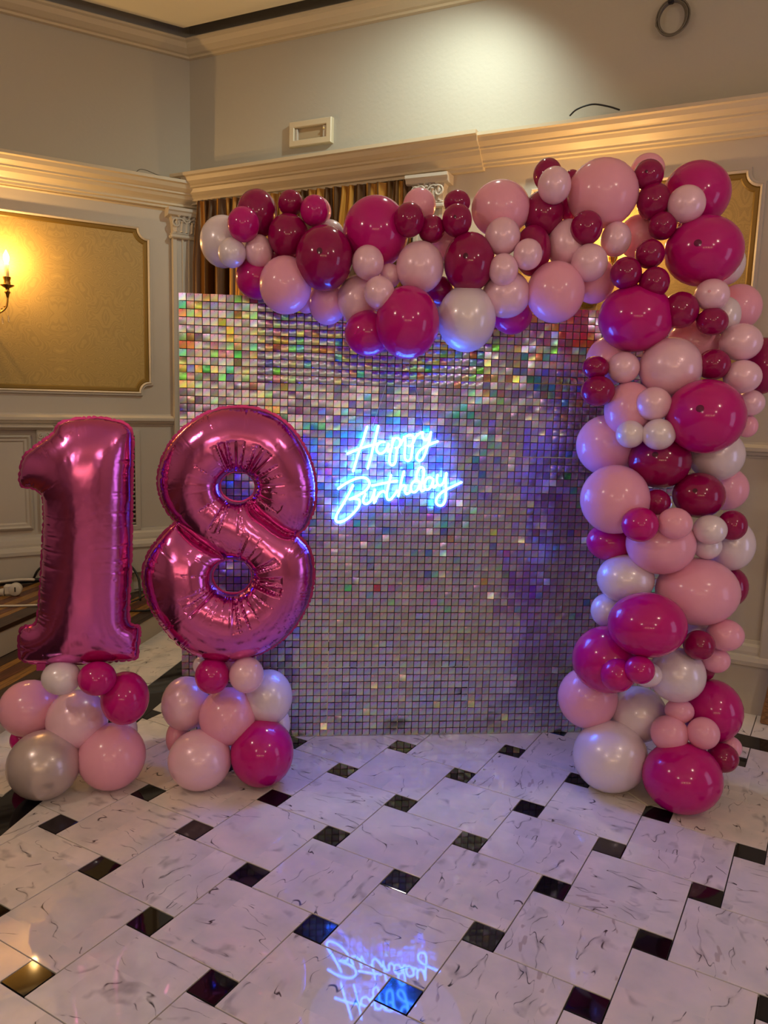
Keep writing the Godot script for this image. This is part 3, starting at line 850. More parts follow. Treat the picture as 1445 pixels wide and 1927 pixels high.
	gb("P", V(0.934, 1.433, -2.785), 0.0615, 0.0589, "small lilac pearl balloon, topmost of the trio on the column")
	gb("H", V(1.109, 1.395, -2.760), 0.1352, 0.1296, "very large berry fuchsia balloon with dark tip on the right of the column")
	gb("P", V(1.314, 1.447, -2.876), 0.0500, 0.0471, "small pearl balloon on the right edge below the larger pearl one")
	gb("L", V(1.317, 1.363, -2.894), 0.0389, 0.0418, "small coral pink balloon on the right edge at the height of the chair rail")
	gb("W", V(0.861, 1.325, -2.788), 0.0497, 0.0488, "small white pearl balloon, lower left of the trio on the column")
	gb("W", V(0.950, 1.329, -2.755), 0.0575, 0.0547, "small white pearl balloon, lower right of the trio on the column")
	gb("L", V(0.830, 1.274, -2.961), 0.1139, 0.1139, "large lilac pink balloon bulging left over the sequins, upper of two")
	gb("D", V(0.996, 1.231, -2.856), 0.1120, 0.1024, "large plum balloon with dark tip below the trio of small pearls")
	gb("W", V(1.213, 1.255, -2.887), 0.0995, 0.0956, "large silvery pearl balloon on the right below the very large berry fuchsia one")
	gb("L", V(1.290, 1.123, -2.962), 0.0846, 0.0826, "medium pink balloon on the right edge under the silvery pearl one")
	gb("L", V(0.826, 1.090, -2.796), 0.1220, 0.1239, "large lilac pink balloon bulging left over the sequins, lower of two")
	gb("D", V(1.134, 1.112, -2.818), 0.0921, 0.0825, "large berry balloon with dark tip on the right, over the middle of the column")
	gb("D", V(0.972, 1.087, -2.780), 0.0474, 0.0455, "small dark berry balloon mid column above a purple and a pink one")
	gb("H", V(0.878, 1.023, -2.659), 0.0619, 0.0601, "small purple fuchsia balloon over the bottom of the lower bulging lilac one")
	gb("L", V(0.996, 1.031, -2.656), 0.0582, 0.0545, "small pink balloon right of the small purple fuchsia one")
	gb("W", V(1.142, 1.004, -2.713), 0.0576, 0.0520, "small silvery pearl balloon, upper of two right of the middle of the column")
	gb("W", V(1.164, 0.935, -2.779), 0.0516, 0.0497, "small silvery pearl balloon, lower of two right of the middle of the column")
	gb("D", V(1.240, 1.014, -2.762), 0.0510, 0.0539, "small berry balloon before a large silvery one on the right edge")
	gb("W", V(1.287, 0.926, -2.864), 0.0846, 0.0964, "large silvery pearl balloon sticking out on the right at mid height")
	gb("L", V(0.991, 0.939, -2.761), 0.1215, 0.1082, "large pink balloon across the middle of the column under the row of small ones")
	gb("H", V(0.843, 0.921, -2.874), 0.0869, 0.0711, "medium magenta balloon on the left edge between lilac and white ones")
	gb("W", V(0.890, 0.798, -2.808), 0.1030, 0.0894, "large white pearl balloon on the left with bright blue gleam")
	gb("L", V(1.145, 0.765, -2.781), 0.1485, 0.1234, "very large pink balloon on the right of the lower column")
	gb("D", V(1.317, 0.757, -2.906), 0.0664, 0.0765, "medium berry balloon peeking out right behind the very large pink one")
	gb("W", V(0.847, 0.665, -2.849), 0.0635, 0.0655, "small white balloon on the left edge behind the large fuchsia one")
	gb("H", V(0.924, 0.675, -2.640), 0.1345, 0.1124, "very large magenta balloon with dark tip, upper of the pair low on the column")
	gb("H", V(0.827, 0.511, -2.744), 0.1254, 0.1215, "very large magenta balloon, left and lower of the pair low on the column")
	gb("H", V(0.827, 0.498, -2.616), 0.0572, 0.0583, "small magenta balloon, left of two before the very large magenta pair")
	gb("H", V(0.887, 0.536, -2.571), 0.0507, 0.0480, "small magenta balloon, right of two before the very large magenta pair")
	gb("W", V(0.946, 0.489, -2.659), 0.0506, 0.0441, "small white balloon peeking out behind the right small magenta one")
	gb("D", V(1.127, 0.595, -2.681), 0.0545, 0.0526, "small berry balloon on the right below the very large pink one")
	gb("L", V(1.244, 0.616, -2.743), 0.0662, 0.0575, "medium pink balloon on the lower right edge, upper of two")
	gb("L", V(1.226, 0.516, -2.758), 0.0504, 0.0465, "small pink balloon on the lower right edge, lower of two")
	gb("W", V(1.181, 0.597, -2.856), 0.0619, 0.0479, "pale grey balloon behind the small berry one, under the very large pink")
	gb("W", V(1.080, 0.464, -2.734), 0.1002, 0.0983, "large dusky pearl balloon on the lower column right of the two small magentas")
	gb("D", V(1.217, 0.459, -2.805), 0.0277, 0.0356, "sliver of berry balloon behind the large dusky pearl one low on the right")
	gb("L", V(0.798, 0.317, -2.862), 0.1115, 0.1156, "large lilac pink balloon bulging left low on the column over the sequins")
	gb("W", V(0.992, 0.262, -2.851), 0.1054, 0.1054, "large dusky pearl balloon in the middle near the floor")
	gb("H", V(1.241, 0.311, -2.783), 0.1086, 0.1166, "large berry fuchsia balloon on the lower right, behind the trio of small pinks")
	gb("L", V(1.092, 0.335, -2.714), 0.0520, 0.0443, "small pink balloon, topmost of the trio near the floor")
	gb("L", V(1.051, 0.261, -2.682), 0.0660, 0.0650, "small pink balloon, left of the trio near the floor")
	gb("L", V(1.156, 0.283, -2.645), 0.0558, 0.0566, "small pink balloon, right of the trio near the floor")
	gb("W", V(0.872, 0.127, -2.770), 0.1370, 0.1310, "very large pearl white balloon resting on the floor at the left of the column foot")
	gb("H", V(1.090, 0.121, -2.631), 0.1382, 0.1249, "very large magenta balloon resting on the floor at the front of the column foot")
	gb("D", V(1.250, 0.176, -2.681), 0.0557, 0.0519, "small berry balloon near the floor right of the very large magenta one")
	gb("L", V(1.306, 0.185, -2.749), 0.0413, 0.0413, "small pink balloon behind the small berry one near the floor at the right")
	# foil number one base
	ob("W", V(-1.089, 0.445, -2.575), 0.0656, 0.0583, "small pearl balloon tucked under the foil number one, left of a fuchsia one")
	ob("H", V(-0.964, 0.448, -2.569), 0.0637, 0.0582, "small fuchsia balloon tucked under the foil number one")
	ob("H", V(-0.891, 0.355, -2.631), 0.0822, 0.0935, "medium magenta balloon on the right of the cluster under the foil number one")
	ob("L", V(-1.276, 0.262, -2.734), 0.1071, 0.1032, "large pink balloon on the left of the cluster under the foil number one")
	ob("P", V(-1.090, 0.237, -2.701), 0.1080, 0.1080, "large pearl pink balloon in front, middle of the cluster under the foil number one")
	ob("G", V(-1.169, 0.116, -2.593), 0.1233, 0.1196, "very large silvery pearl balloon on the floor, left foot of the foil number one")
	ob("L", V(-0.957, 0.116, -2.672), 0.1191, 0.1191, "very large pink balloon on the floor, right foot of the foil number one")
	ob("H", V(-1.330, 0.118, -2.780), 0.0438, 0.0478, "sliver of magenta balloon behind the silvery one at the left edge")
	ob("W", V(-0.924, 0.182, -2.750), 0.0354, 0.0511, "sliver of white balloon behind the pink one, right foot of the foil number one")
	# foil number eight base
	eb("W", V(-0.652, 0.433, -2.770), 0.0332, 0.0352, "small whitish balloon just under the foil number eight, left of the fuchsia one")
	eb("H", V(-0.596, 0.425, -2.690), 0.0618, 0.0647, "small fuchsia balloon tucked under the foil number eight")
	eb("P", V(-0.474, 0.432, -2.690), 0.0618, 0.0646, "small pearl lilac balloon tucked under the foil number eight, right of a fuchsia one")
	eb("L", V(-0.554, 0.432, -2.770), 0.0391, 0.0352, "sliver of lilac balloon between the two small ones under the foil number eight")
	eb("P", V(-0.726, 0.265, -2.815), 0.0881, 0.1021, "medium dusky pearl balloon on the left of the cluster under the foil number eight")
	eb("W", V(-0.413, 0.302, -2.810), 0.0898, 0.1037, "large bluish white balloon on the right of the cluster under the foil number eight")
	eb("L", V(-0.554, 0.244, -2.758), 0.1061, 0.1061, "large pink balloon with red tip, middle of the cluster under the foil number eight")
	eb("P", V(-0.642, 0.105, -2.687), 0.1140, 0.1082, "very large dusky pearl balloon on the floor, left foot of the foil number eight")
	eb("H", V(-0.422, 0.120, -2.726), 0.1154, 0.1233, "very large magenta balloon on the floor, right foot of the foil number eight")
	eb("L", V(-0.757, 0.132, -2.807), 0.0402, 0.0643, "sliver of pink balloon behind the pearl one, left foot of the foil number eight")
	eb("W", V(-0.372, 0.172, -2.859), 0.0367, 0.0612, "sliver of white balloon behind the magenta one, right foot of the foil number eight")

# ---------------------------------------------------------------- foil numbers
func nearest_on(loops: Array, p: Vector2) -> Array:   # [distance, nearest point, length along the edge, loop number]
	var best := [1e9, p, 0.0, 0]
	for k in loops.size():
		var l: Array = loops[k]
		for i in l.size():
			var q: Array = l[i]
			var c := Geometry2D.get_closest_point_to_segment(p, q[0], q[1])
			var d := c.distance_to(p)
			if d < best[0]: best = [d, c, q[2] + q[0].distance_to(c), k]
	return best

func segments(poly: PackedVector2Array, closed := true) -> Array:
	var out := []
	var run := 0.0
	for i in (poly.size() if closed else poly.size() - 1):
		var a := poly[i]; var b := poly[(i + 1) % poly.size()]
		out.append([a, b, run])
		run += a.distance_to(b)
	return out

func foil(outline: PackedVector2Array, holes: Array, slits: Array, step: float, full: float, pucker: float, wide: float) -> Array:   # inflated foil: two skins welded along the edge
	var lo := outline[0]; var hi := outline[0]
	for p in outline:
		lo = lo.min(p); hi = hi.max(p)
	lo -= Vector2(2, 2) * step; hi += Vector2(2, 2) * step
	var nx := int((hi.x - lo.x) / step) + 1
	var ny := int((hi.y - lo.y) / step) + 1
	var loops := [segments(outline)]
	for h in holes: loops.append(segments(h))
	var cuts := []
	for s in slits: cuts.append(segments(s, false))
	var inside := PackedByteArray(); inside.resize(nx * ny)
	var pos := PackedVector2Array(); pos.resize(nx * ny)
	var u := PackedFloat32Array(); u.resize(nx * ny)
	var rim := PackedFloat32Array(); rim.resize(nx * ny)
	var run := PackedFloat32Array(); run.resize(nx * ny)
	var which := PackedByteArray(); which.resize(nx * ny)
	var slit := PackedFloat32Array(); slit.resize(nx * ny)
	for y in ny:
		for x in nx:
			var p := lo + Vector2(x, y) * step
			var i := y * nx + x
			var votes := 0                           # three tries: a ray through a corner can fool the test
			for e in [Vector2(0.00002, 0.00003), Vector2(-0.00003, 0.00011), Vector2(0.00007, -0.00009)]:
				var one_in := Geometry2D.is_point_in_polygon(p + e, outline)
				for h in holes:
					if one_in and Geometry2D.is_point_in_polygon(p + e, h): one_in = false
				if one_in: votes += 1
			var ins := votes >= 2
			inside[i] = 1 if ins else 0
			pos[i] = p
			var c := nearest_on(loops, p)
			rim[i] = c[0]; run[i] = c[2]; which[i] = c[3]
			if not ins: pos[i] = c[1]
			slit[i] = 1.0
			if cuts.size():
				var e := nearest_on(cuts, p)
				slit[i] = e[0]
				if e[0] < step * 0.75 and ins: inside[i] = 2
			u[i] = 0.5 * minf(c[0], slit[i]) * maxf(0.05, wide - minf(c[0], slit[i])) if ins else 0.0
	for it in 320:                                   # relax the skin: its second derivative is even, as under gas pressure
		for y in range(1, ny - 1):
			for x in range(1, nx - 1):
				var i := y * nx + x
				if inside[i] == 1:
					var t := 0.25 * (u[i - 1] + u[i + 1] + u[i - nx] + u[i + nx] + step * step)
					u[i] += 1.93 * (t - u[i])
	var z := PackedFloat32Array(); z.resize(nx * ny)
	var wob := noise(31, 9.0, 2)
	for i in nx * ny:
		if inside[i] == 0: continue
		var b := full * sqrt(maxf(0.0, 2.0 * u[i]))
		if inside[i] == 2: b = full * 0.012
		var d := rim[i]
		var per := 0.021 if which[i] > 0 else 0.026
		var ph := run[i] / per + wob.get_noise_2d(run[i] * 2.0, which[i] * 7.0) * 1.6
		var f := absf(fposmod(ph, 1.0) - 0.5) * 2.0
		var fold := pow(f, 5.0)
		var reach := (0.075 if which[i] > 0 else 0.018) * (0.65 + 0.6 * wob.get_noise_2d(run[i] * 3.0 + 5.0, 3.0))
		b *= 1.0 - pucker * (1.6 if which[i] > 0 else 1.0) * fold * exp(-d / maxf(reach, 0.008)) * clampf(0.7 + 1.5 * wob.get_noise_2d(floorf(ph) * 3.1, which[i] * 9.0), 0.1, 1.6) * smoothstep(0.0, 0.006, d)
		b += 0.0003 * wob.get_noise_2d(pos[i].x * 3.0, pos[i].y * 1.5)
		z[i] = b
	var mesh := ArrayMesh.new()
	var verts := PackedVector3Array(); var norms := PackedVector3Array(); var idx := PackedInt32Array()
	for side in [1.0, -1.0]:
		var base := verts.size()
		for i in nx * ny:
			verts.append(V(pos[i].x, pos[i].y, z[i] * side))
			norms.append(Vector3.ZERO)
		for y in ny - 1:
			for x in nx - 1:
				var i := y * nx + x
				if inside[i] + inside[i + 1] + inside[i + nx] + inside[i + nx + 1] == 0: continue
				for t in ([[i, i + 1, i + nx + 1], [i, i + nx + 1, i + nx]] if (x + y) % 2 == 0 else [[i, i + 1, i + nx], [i + 1, i + nx + 1, i + nx]]):
					if inside[t[0]] + inside[t[1]] + inside[t[2]] == 0: continue
					var a := base + int(t[0]); var b2 := base + int(t[1]); var c2 := base + int(t[2])
					var nn := (verts[c2] - verts[a]).cross(verts[b2] - verts[a])
					if nn.z * side < 0.0:
						var sw := b2; b2 = c2; c2 = sw
						nn = -nn
					idx.append(a); idx.append(b2); idx.append(c2)
					norms[a] += nn; norms[b2] += nn; norms[c2] += nn
		for i in range(base, verts.size()):
			norms[i] = norms[i].normalized() if norms[i].length_squared() > 1e-20 else V(0, 0, side)
	var arr := []
	arr.resize(Mesh.ARRAY_MAX)
	arr[Mesh.ARRAY_VERTEX] = verts; arr[Mesh.ARRAY_NORMAL] = norms; arr[Mesh.ARRAY_INDEX] = idx
	mesh.add_surface_from_arrays(Mesh.PRIMITIVE_TRIANGLES, arr)
	# the flat welded seam outside the gas, scalloped where the foil is gathered
	var seam := MB.new()
	for k in loops.size():
		var poly: PackedVector2Array = outline if k == 0 else holes[k - 1]
		var fine := []
		for q in loops[k]:
			var parts := maxi(1, int(q[0].distance_to(q[1]) / 0.004))
			for j in parts: fine.append(q[0].lerp(q[1], float(j) / parts))
		var cw := Geometry2D.is_polygon_clockwise(poly)
		var width := []
		var outs := []
		var len := 0.0
		for i in fine.size():
			var a: Vector2 = fine[(i - 2 + fine.size()) % fine.size()]; var b: Vector2 = fine[(i + 2) % fine.size()]
			var t := (b - a).normalized()
			var o := Vector2(t.y, -t.x)
			if cw: o = -o
			if k > 0: o = -o
			outs.append(o)
			len += fine[i].distance_to(fine[(i + 1) % fine.size()])
			var f := absf(sin(len / 0.024 * PI + wob.get_noise_2d(len * 2.0, 0.0) * 2.0))
			width.append((0.003 + 0.006 * sqrt(f)) if k == 0 else 0.003 + 0.002 * f)
		for i in fine.size():
			var j := (i + 1) % fine.size()
			var wz := 0.0015
			var a := fine[i] as Vector2; var b := fine[j] as Vector2
			var c: Vector2 = b + outs[j] * width[j]; var d: Vector2 = a + outs[i] * width[i]
			var ia: Vector2 = a - outs[i] * 0.002; var ib: Vector2 = b - outs[j] * 0.002
			for sd in [-1.0, 1.0]:
				seam.flat(V(ia.x, ia.y, wz * sd), V(ib.x, ib.y, wz * sd), V(c.x, c.y, 0.0006 * sd), V(d.x, d.y, 0.0006 * sd), V(0, 0, sd))
	return [mesh, seam.mesh()]

func pairs(a: Array) -> PackedVector2Array:
	var out := PackedVector2Array()
	for i in range(0, a.size(), 2): out.append(Vector2(a[i], a[i + 1]))
	return out

func smooth_poly(a: PackedVector2Array, corners: Array, per := 3) -> PackedVector2Array:   # rounds the outline except at the corners named
	var out := PackedVector2Array()
	var k := a.size()
	for i in k:
		var p0 := a[(i - 1 + k) % k]; var p1 := a[i]; var p2 := a[(i + 1) % k]; var p3 := a[(i + 2) % k]
		if i in corners: p0 = p1 * 2.0 - p2
		if (i + 1) % k in corners: p3 = p2 * 2.0 - p1
		for j in per:
			var t := float(j) / per
			out.append(0.5 * ((2.0 * p1) + (p2 - p0) * t + (2.0 * p0 - 5.0 * p1 + 4.0 * p2 - p3) * t * t + (3.0 * p1 - p0 - 3.0 * p2 + p3) * t * t * t))
	return out

func oval(c: Vector2, r: Vector2, k := 30) -> PackedVector2Array:
	var out := PackedVector2Array()
	for i in k: out.append(c + Vector2(cos(TAU * i / k), sin(TAU * i / k)) * r)
	return out

func build_foils() -> void:
	var one := pairs([
		-0.054, 1.282, -0.045, 1.302, -0.026, 1.316, 0.010, 1.325, 0.049, 1.329, 0.087, 1.331, 0.126, 1.324, 0.160, 1.316, 0.182, 1.298,
		0.189, 1.270, 0.188, 1.218, 0.184, 1.126, 0.182, 1.061, 0.179, 0.958, 0.177, 0.877, 0.172, 0.782, 0.167, 0.710, 0.165, 0.642,
		0.173, 0.617, 0.199, 0.606, 0.201, 0.582, 0.197, 0.552, 0.193, 0.513, 0.184, 0.493, 0.131, 0.489, 0.063, 0.485, -0.012, 0.485,
		-0.079, 0.488, -0.157, 0.494, -0.187, 0.509, -0.190, 0.538, -0.189, 0.576, -0.181, 0.612, -0.157, 0.622, -0.133, 0.631,
		-0.123, 0.679, -0.114, 0.764, -0.106, 0.858, -0.099, 0.950, -0.095, 1.019, -0.096, 1.061, -0.105, 1.083, -0.128, 1.097,
		-0.160, 1.102, -0.167, 1.124, -0.163, 1.160, -0.156, 1.188, -0.144, 1.209, -0.110, 1.237, -0.080, 1.259])
	var made := foil(smooth_poly(one, []), [], [], 0.0040, 0.72, 0.22, 0.30)
	var at := Transform3D(Basis(Vector3.UP, deg_to_rad(12)), V(-1.0437, 0, -2.62))
	var n1 := thing("foil_balloon", at)
	tag(n1, "metallic pink foil number one balloon standing on a cluster of latex balloons", "foil balloon", "foil number balloons")
	part("foil_body", made[0], mats.foil, n1)
	part("welded_seam", made[1], mats.foil_edge, n1)
	var m := MB.new()
	m.box(V(-0.125, 0.478, 0), V(0.03, 0.034, 0.002), 0.0006)
	part("filling_tab", m.mesh(), mats.foil_edge, n1)
	var eight := pairs([
		0.010, 1.378, -0.050, 1.367, -0.111, 1.337, -0.167, 1.291, -0.209, 1.238, -0.235, 1.176, -0.244, 1.119, -0.236, 1.066, -0.216, 1.018, -0.181, 0.977,
		-0.217, 0.945, -0.260, 0.895, -0.289, 0.841, -0.300, 0.782, -0.290, 0.717, -0.268, 0.657, -0.230, 0.596, -0.178, 0.535, -0.110, 0.494, -0.033, 0.476,
		0.046, 0.483, 0.125, 0.511, 0.193, 0.560, 0.242, 0.622, 0.276, 0.688, 0.292, 0.760, 0.292, 0.821, 0.280, 0.876, 0.253, 0.916, 0.226, 0.938,
		0.262, 0.965, 0.285, 1.015, 0.296, 1.080, 0.291, 1.148, 0.270, 1.215, 0.233, 1.282, 0.185, 1.333, 0.128, 1.365, 0.067, 1.378])
	var slit_l := PackedVector2Array(smooth_line([Vector2(-0.186, 0.977), Vector2(-0.1507, 0.9456), Vector2(-0.1035, 0.9068), Vector2(-0.0369, 0.863), Vector2(-0.012, 0.835)], 4))
	var slit_r := PackedVector2Array(smooth_line([Vector2(0.230, 0.9377), Vector2(0.1892, 0.9447), Vector2(0.1405, 0.9788), Vector2(0.0874, 1.0174), Vector2(0.066, 1.060)], 4))
	made = foil(smooth_poly(eight, [9, 29]), [oval(Vector2(0.026, 1.105), Vector2(0.062, 0.054)), oval(Vector2(0.008, 0.785), Vector2(0.070, 0.064))], [slit_l, slit_r], 0.0036, 0.80, 0.26, 0.22)
	var n8 := thing("foil_balloon", Transform3D(Basis(Vector3.UP, deg_to_rad(6)), V(-0.5388, 0, -2.72)))
	tag(n8, "metallic pink foil number eight balloon standing on a cluster of latex balloons", "foil balloon", "foil number balloons")
	part("foil_body", made[0], mats.foil, n8)
	part("welded_seam", made[1], mats.foil_edge, n8)

# ---------------------------------------------------------------- shimmer wall
var on_board := Transform3D()

func sequin_mesh() -> ArrayMesh:     # a square spangle of foil, bowed and notched round its hook
	var b := MB.new()
	var k := 4
	var h := 0.0138
	var f := func(i: int, j: int) -> Array:
		var x := (float(i) / k - 0.5) * 2.0; var y := (float(j) / k - 0.5) * 2.0
		return [V(x * h, y * h, 0.0010 * (1.0 - y * y) + 0.0005 * (1.0 - x * x)), V(0.0010 / h * x, 0.0020 / h * y, 1.0).normalized()]
	for i in k:
		for j in k:
			var p: Array = f.call(i, j); var q: Array = f.call(i + 1, j); var r: Array = f.call(i + 1, j + 1); var s: Array = f.call(i, j + 1)
			b.quad(p[0], q[0], r[0], s[0], p[1], q[1], r[1], s[1], Vector2(i, k - j) / k, Vector2(i + 1, k - j) / k, Vector2(i + 1, k - j - 1) / k, Vector2(i, k - j - 1) / k)
	return b.mesh()

func build_shimmer() -> void:
	on_board = Transform3D(Basis(Vector3.UP, deg_to_rad(6)), V(-0.81, 0, -3.085))
	var wall := thing("shimmer_wall", on_board)
	tag(wall, "silver lilac holographic sequin backdrop wall standing behind the balloon arch", "backdrop")
	var cols := 68
	var rows := 60
	var m := MB.new()
	for i in 7:                        # plastic grid panels that carry the hooks, ten by ten
		for j in 6:
			var w: float = 0.2975 if i < 6 else 0.2375
			m = MB.new()
			var x0 := i * 0.3 + 0.00125; var y0 := j * 0.3 + 0.00125
			m.box(V(x0 + w / 2, y0 + 0.14875, -0.012), V(w, 0.2975, 0.006), 0.002)
			part("grid_panel", m.mesh(), mats.grid_dark if (i + j * 0.22 < 4.4 and (i != 4 or j > 2)) else mats.grid_lit_tone, wall)  # panels to the right take the lit tone
	for s in [0.06, 0.99, 1.9]:        # posts of the stand behind
		m = MB.new()
		m.box(V(s, 0.9, -0.035), V(0.03, 1.8, 0.03), 0.003)
		part("stand_post", m.mesh(), mats.steel, wall)
	var holo := noise(77, 0.11, 2)
	var tilt := noise(78, 0.19, 2)
	var shape := sequin_mesh()
	var list := []
	var gaps := {}
	for r in rows:
		for c in cols:
			var px := 0.015 + 0.03 * c
			var py := 1.785 - 0.03 * r
			var panel := c / 10
			var a := tilt.get_noise_2d(c, r) * 0.10 + rng.randf_range(-0.05, 0.05) - 0.02
			var b := tilt.get_noise_2d(c + 300, r) * 0.08 + rng.randf_range(-0.06, 0.06)
			var bow := rng.randf_range(-0.3, 0.5)
			if panel in [1, 2, 3] and r >= 1 and r <= 10: bow = rng.randf_range(1.2, 2.6)
			elif panel in [5, 6] and r >= 8 and r <= 22: bow = rng.randf_range(0.8, 2.2)
			elif rng.randf() < 0.25: bow = rng.randf_range(-1.0, 1.2)
			if rng.randf() < 0.08: a += rng.randf_range(-0.22, 0.22); b += rng.randf_range(-0.22, 0.22)
			var basis := Basis(Vector3.UP, b) * Basis(Vector3.RIGHT, a) * Basis(Vector3.BACK, rng.randf_range(-0.03, 0.03))
			basis = basis.scaled_local(V(rng.randf_range(0.97, 1.0), rng.randf_range(0.97, 1.0), bow))
			var t := Transform3D(basis, V(px, py, rng.randf_range(-0.001, 0.0015)))
			# silver lilac foil, with diffracted lamp glints painted in as drifts of coloured spangles
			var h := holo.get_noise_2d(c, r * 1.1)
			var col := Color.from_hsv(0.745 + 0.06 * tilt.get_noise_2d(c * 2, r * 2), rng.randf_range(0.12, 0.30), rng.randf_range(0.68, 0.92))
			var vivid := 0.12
			if r < 12: vivid = 0.50  # upper rows: bright lamp glints put into the colour
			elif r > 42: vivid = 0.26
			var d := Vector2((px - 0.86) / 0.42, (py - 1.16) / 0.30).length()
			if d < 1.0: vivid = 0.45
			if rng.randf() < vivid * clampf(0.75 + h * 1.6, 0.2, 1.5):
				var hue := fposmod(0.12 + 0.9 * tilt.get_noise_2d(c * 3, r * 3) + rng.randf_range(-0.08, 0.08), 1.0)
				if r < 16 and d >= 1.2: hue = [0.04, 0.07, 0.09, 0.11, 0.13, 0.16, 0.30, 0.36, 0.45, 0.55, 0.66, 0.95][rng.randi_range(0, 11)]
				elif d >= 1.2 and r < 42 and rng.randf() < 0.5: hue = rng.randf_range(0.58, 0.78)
				if d < 1.2: hue = rng.randf_range(0.46, 0.74) if rng.randf() < 0.85 else rng.randf()  # cool hues round the sign: its glow painted into the foil
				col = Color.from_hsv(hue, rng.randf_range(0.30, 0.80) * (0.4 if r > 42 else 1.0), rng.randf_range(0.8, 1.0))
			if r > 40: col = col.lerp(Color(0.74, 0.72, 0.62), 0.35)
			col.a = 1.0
			var w := on_board * t.origin
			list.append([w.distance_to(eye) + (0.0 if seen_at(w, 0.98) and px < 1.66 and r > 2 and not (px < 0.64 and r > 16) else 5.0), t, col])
	list.sort_custom(func(p, q): return p[0] < q[0])
	var tones := {}
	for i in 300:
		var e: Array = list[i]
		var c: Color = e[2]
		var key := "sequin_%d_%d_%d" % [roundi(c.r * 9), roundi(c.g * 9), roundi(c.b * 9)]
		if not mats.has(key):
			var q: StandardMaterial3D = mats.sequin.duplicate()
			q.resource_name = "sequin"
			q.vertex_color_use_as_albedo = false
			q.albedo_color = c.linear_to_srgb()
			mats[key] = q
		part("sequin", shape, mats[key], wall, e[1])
	var mm := MultiMesh.new()
	mm.transform_format = MultiMesh.TRANSFORM_3D
	mm.use_colors = true
	mm.mesh = shape
	mm.instance_count = list.size() - 300
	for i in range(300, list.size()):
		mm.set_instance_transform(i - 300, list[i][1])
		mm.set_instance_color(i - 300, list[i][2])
	var mi := MultiMeshInstance3D.new()
	mi.name = "sequin_field"
	mi.multimesh = mm
	mi.material_override = mats.sequin
	wall.add_child(mi, true)
	tag(mi, "", "", "", "stuff")

# ---------------------------------------------------------------- neon sign
func stroke(p: Array) -> Array:    # traced points, in sign units, to metres on the board
	var out := []
	for i in range(0, p.size(), 2):
		var x: float = p[i]; var y: float = p[i + 1]
		out.append(Vector3(0.000385 * x + 0.0000126 * y + 0.57958, 0.0000075 * x - 0.00038387 * y + 1.3567, 0.0))
	return smooth_line(out, 6)

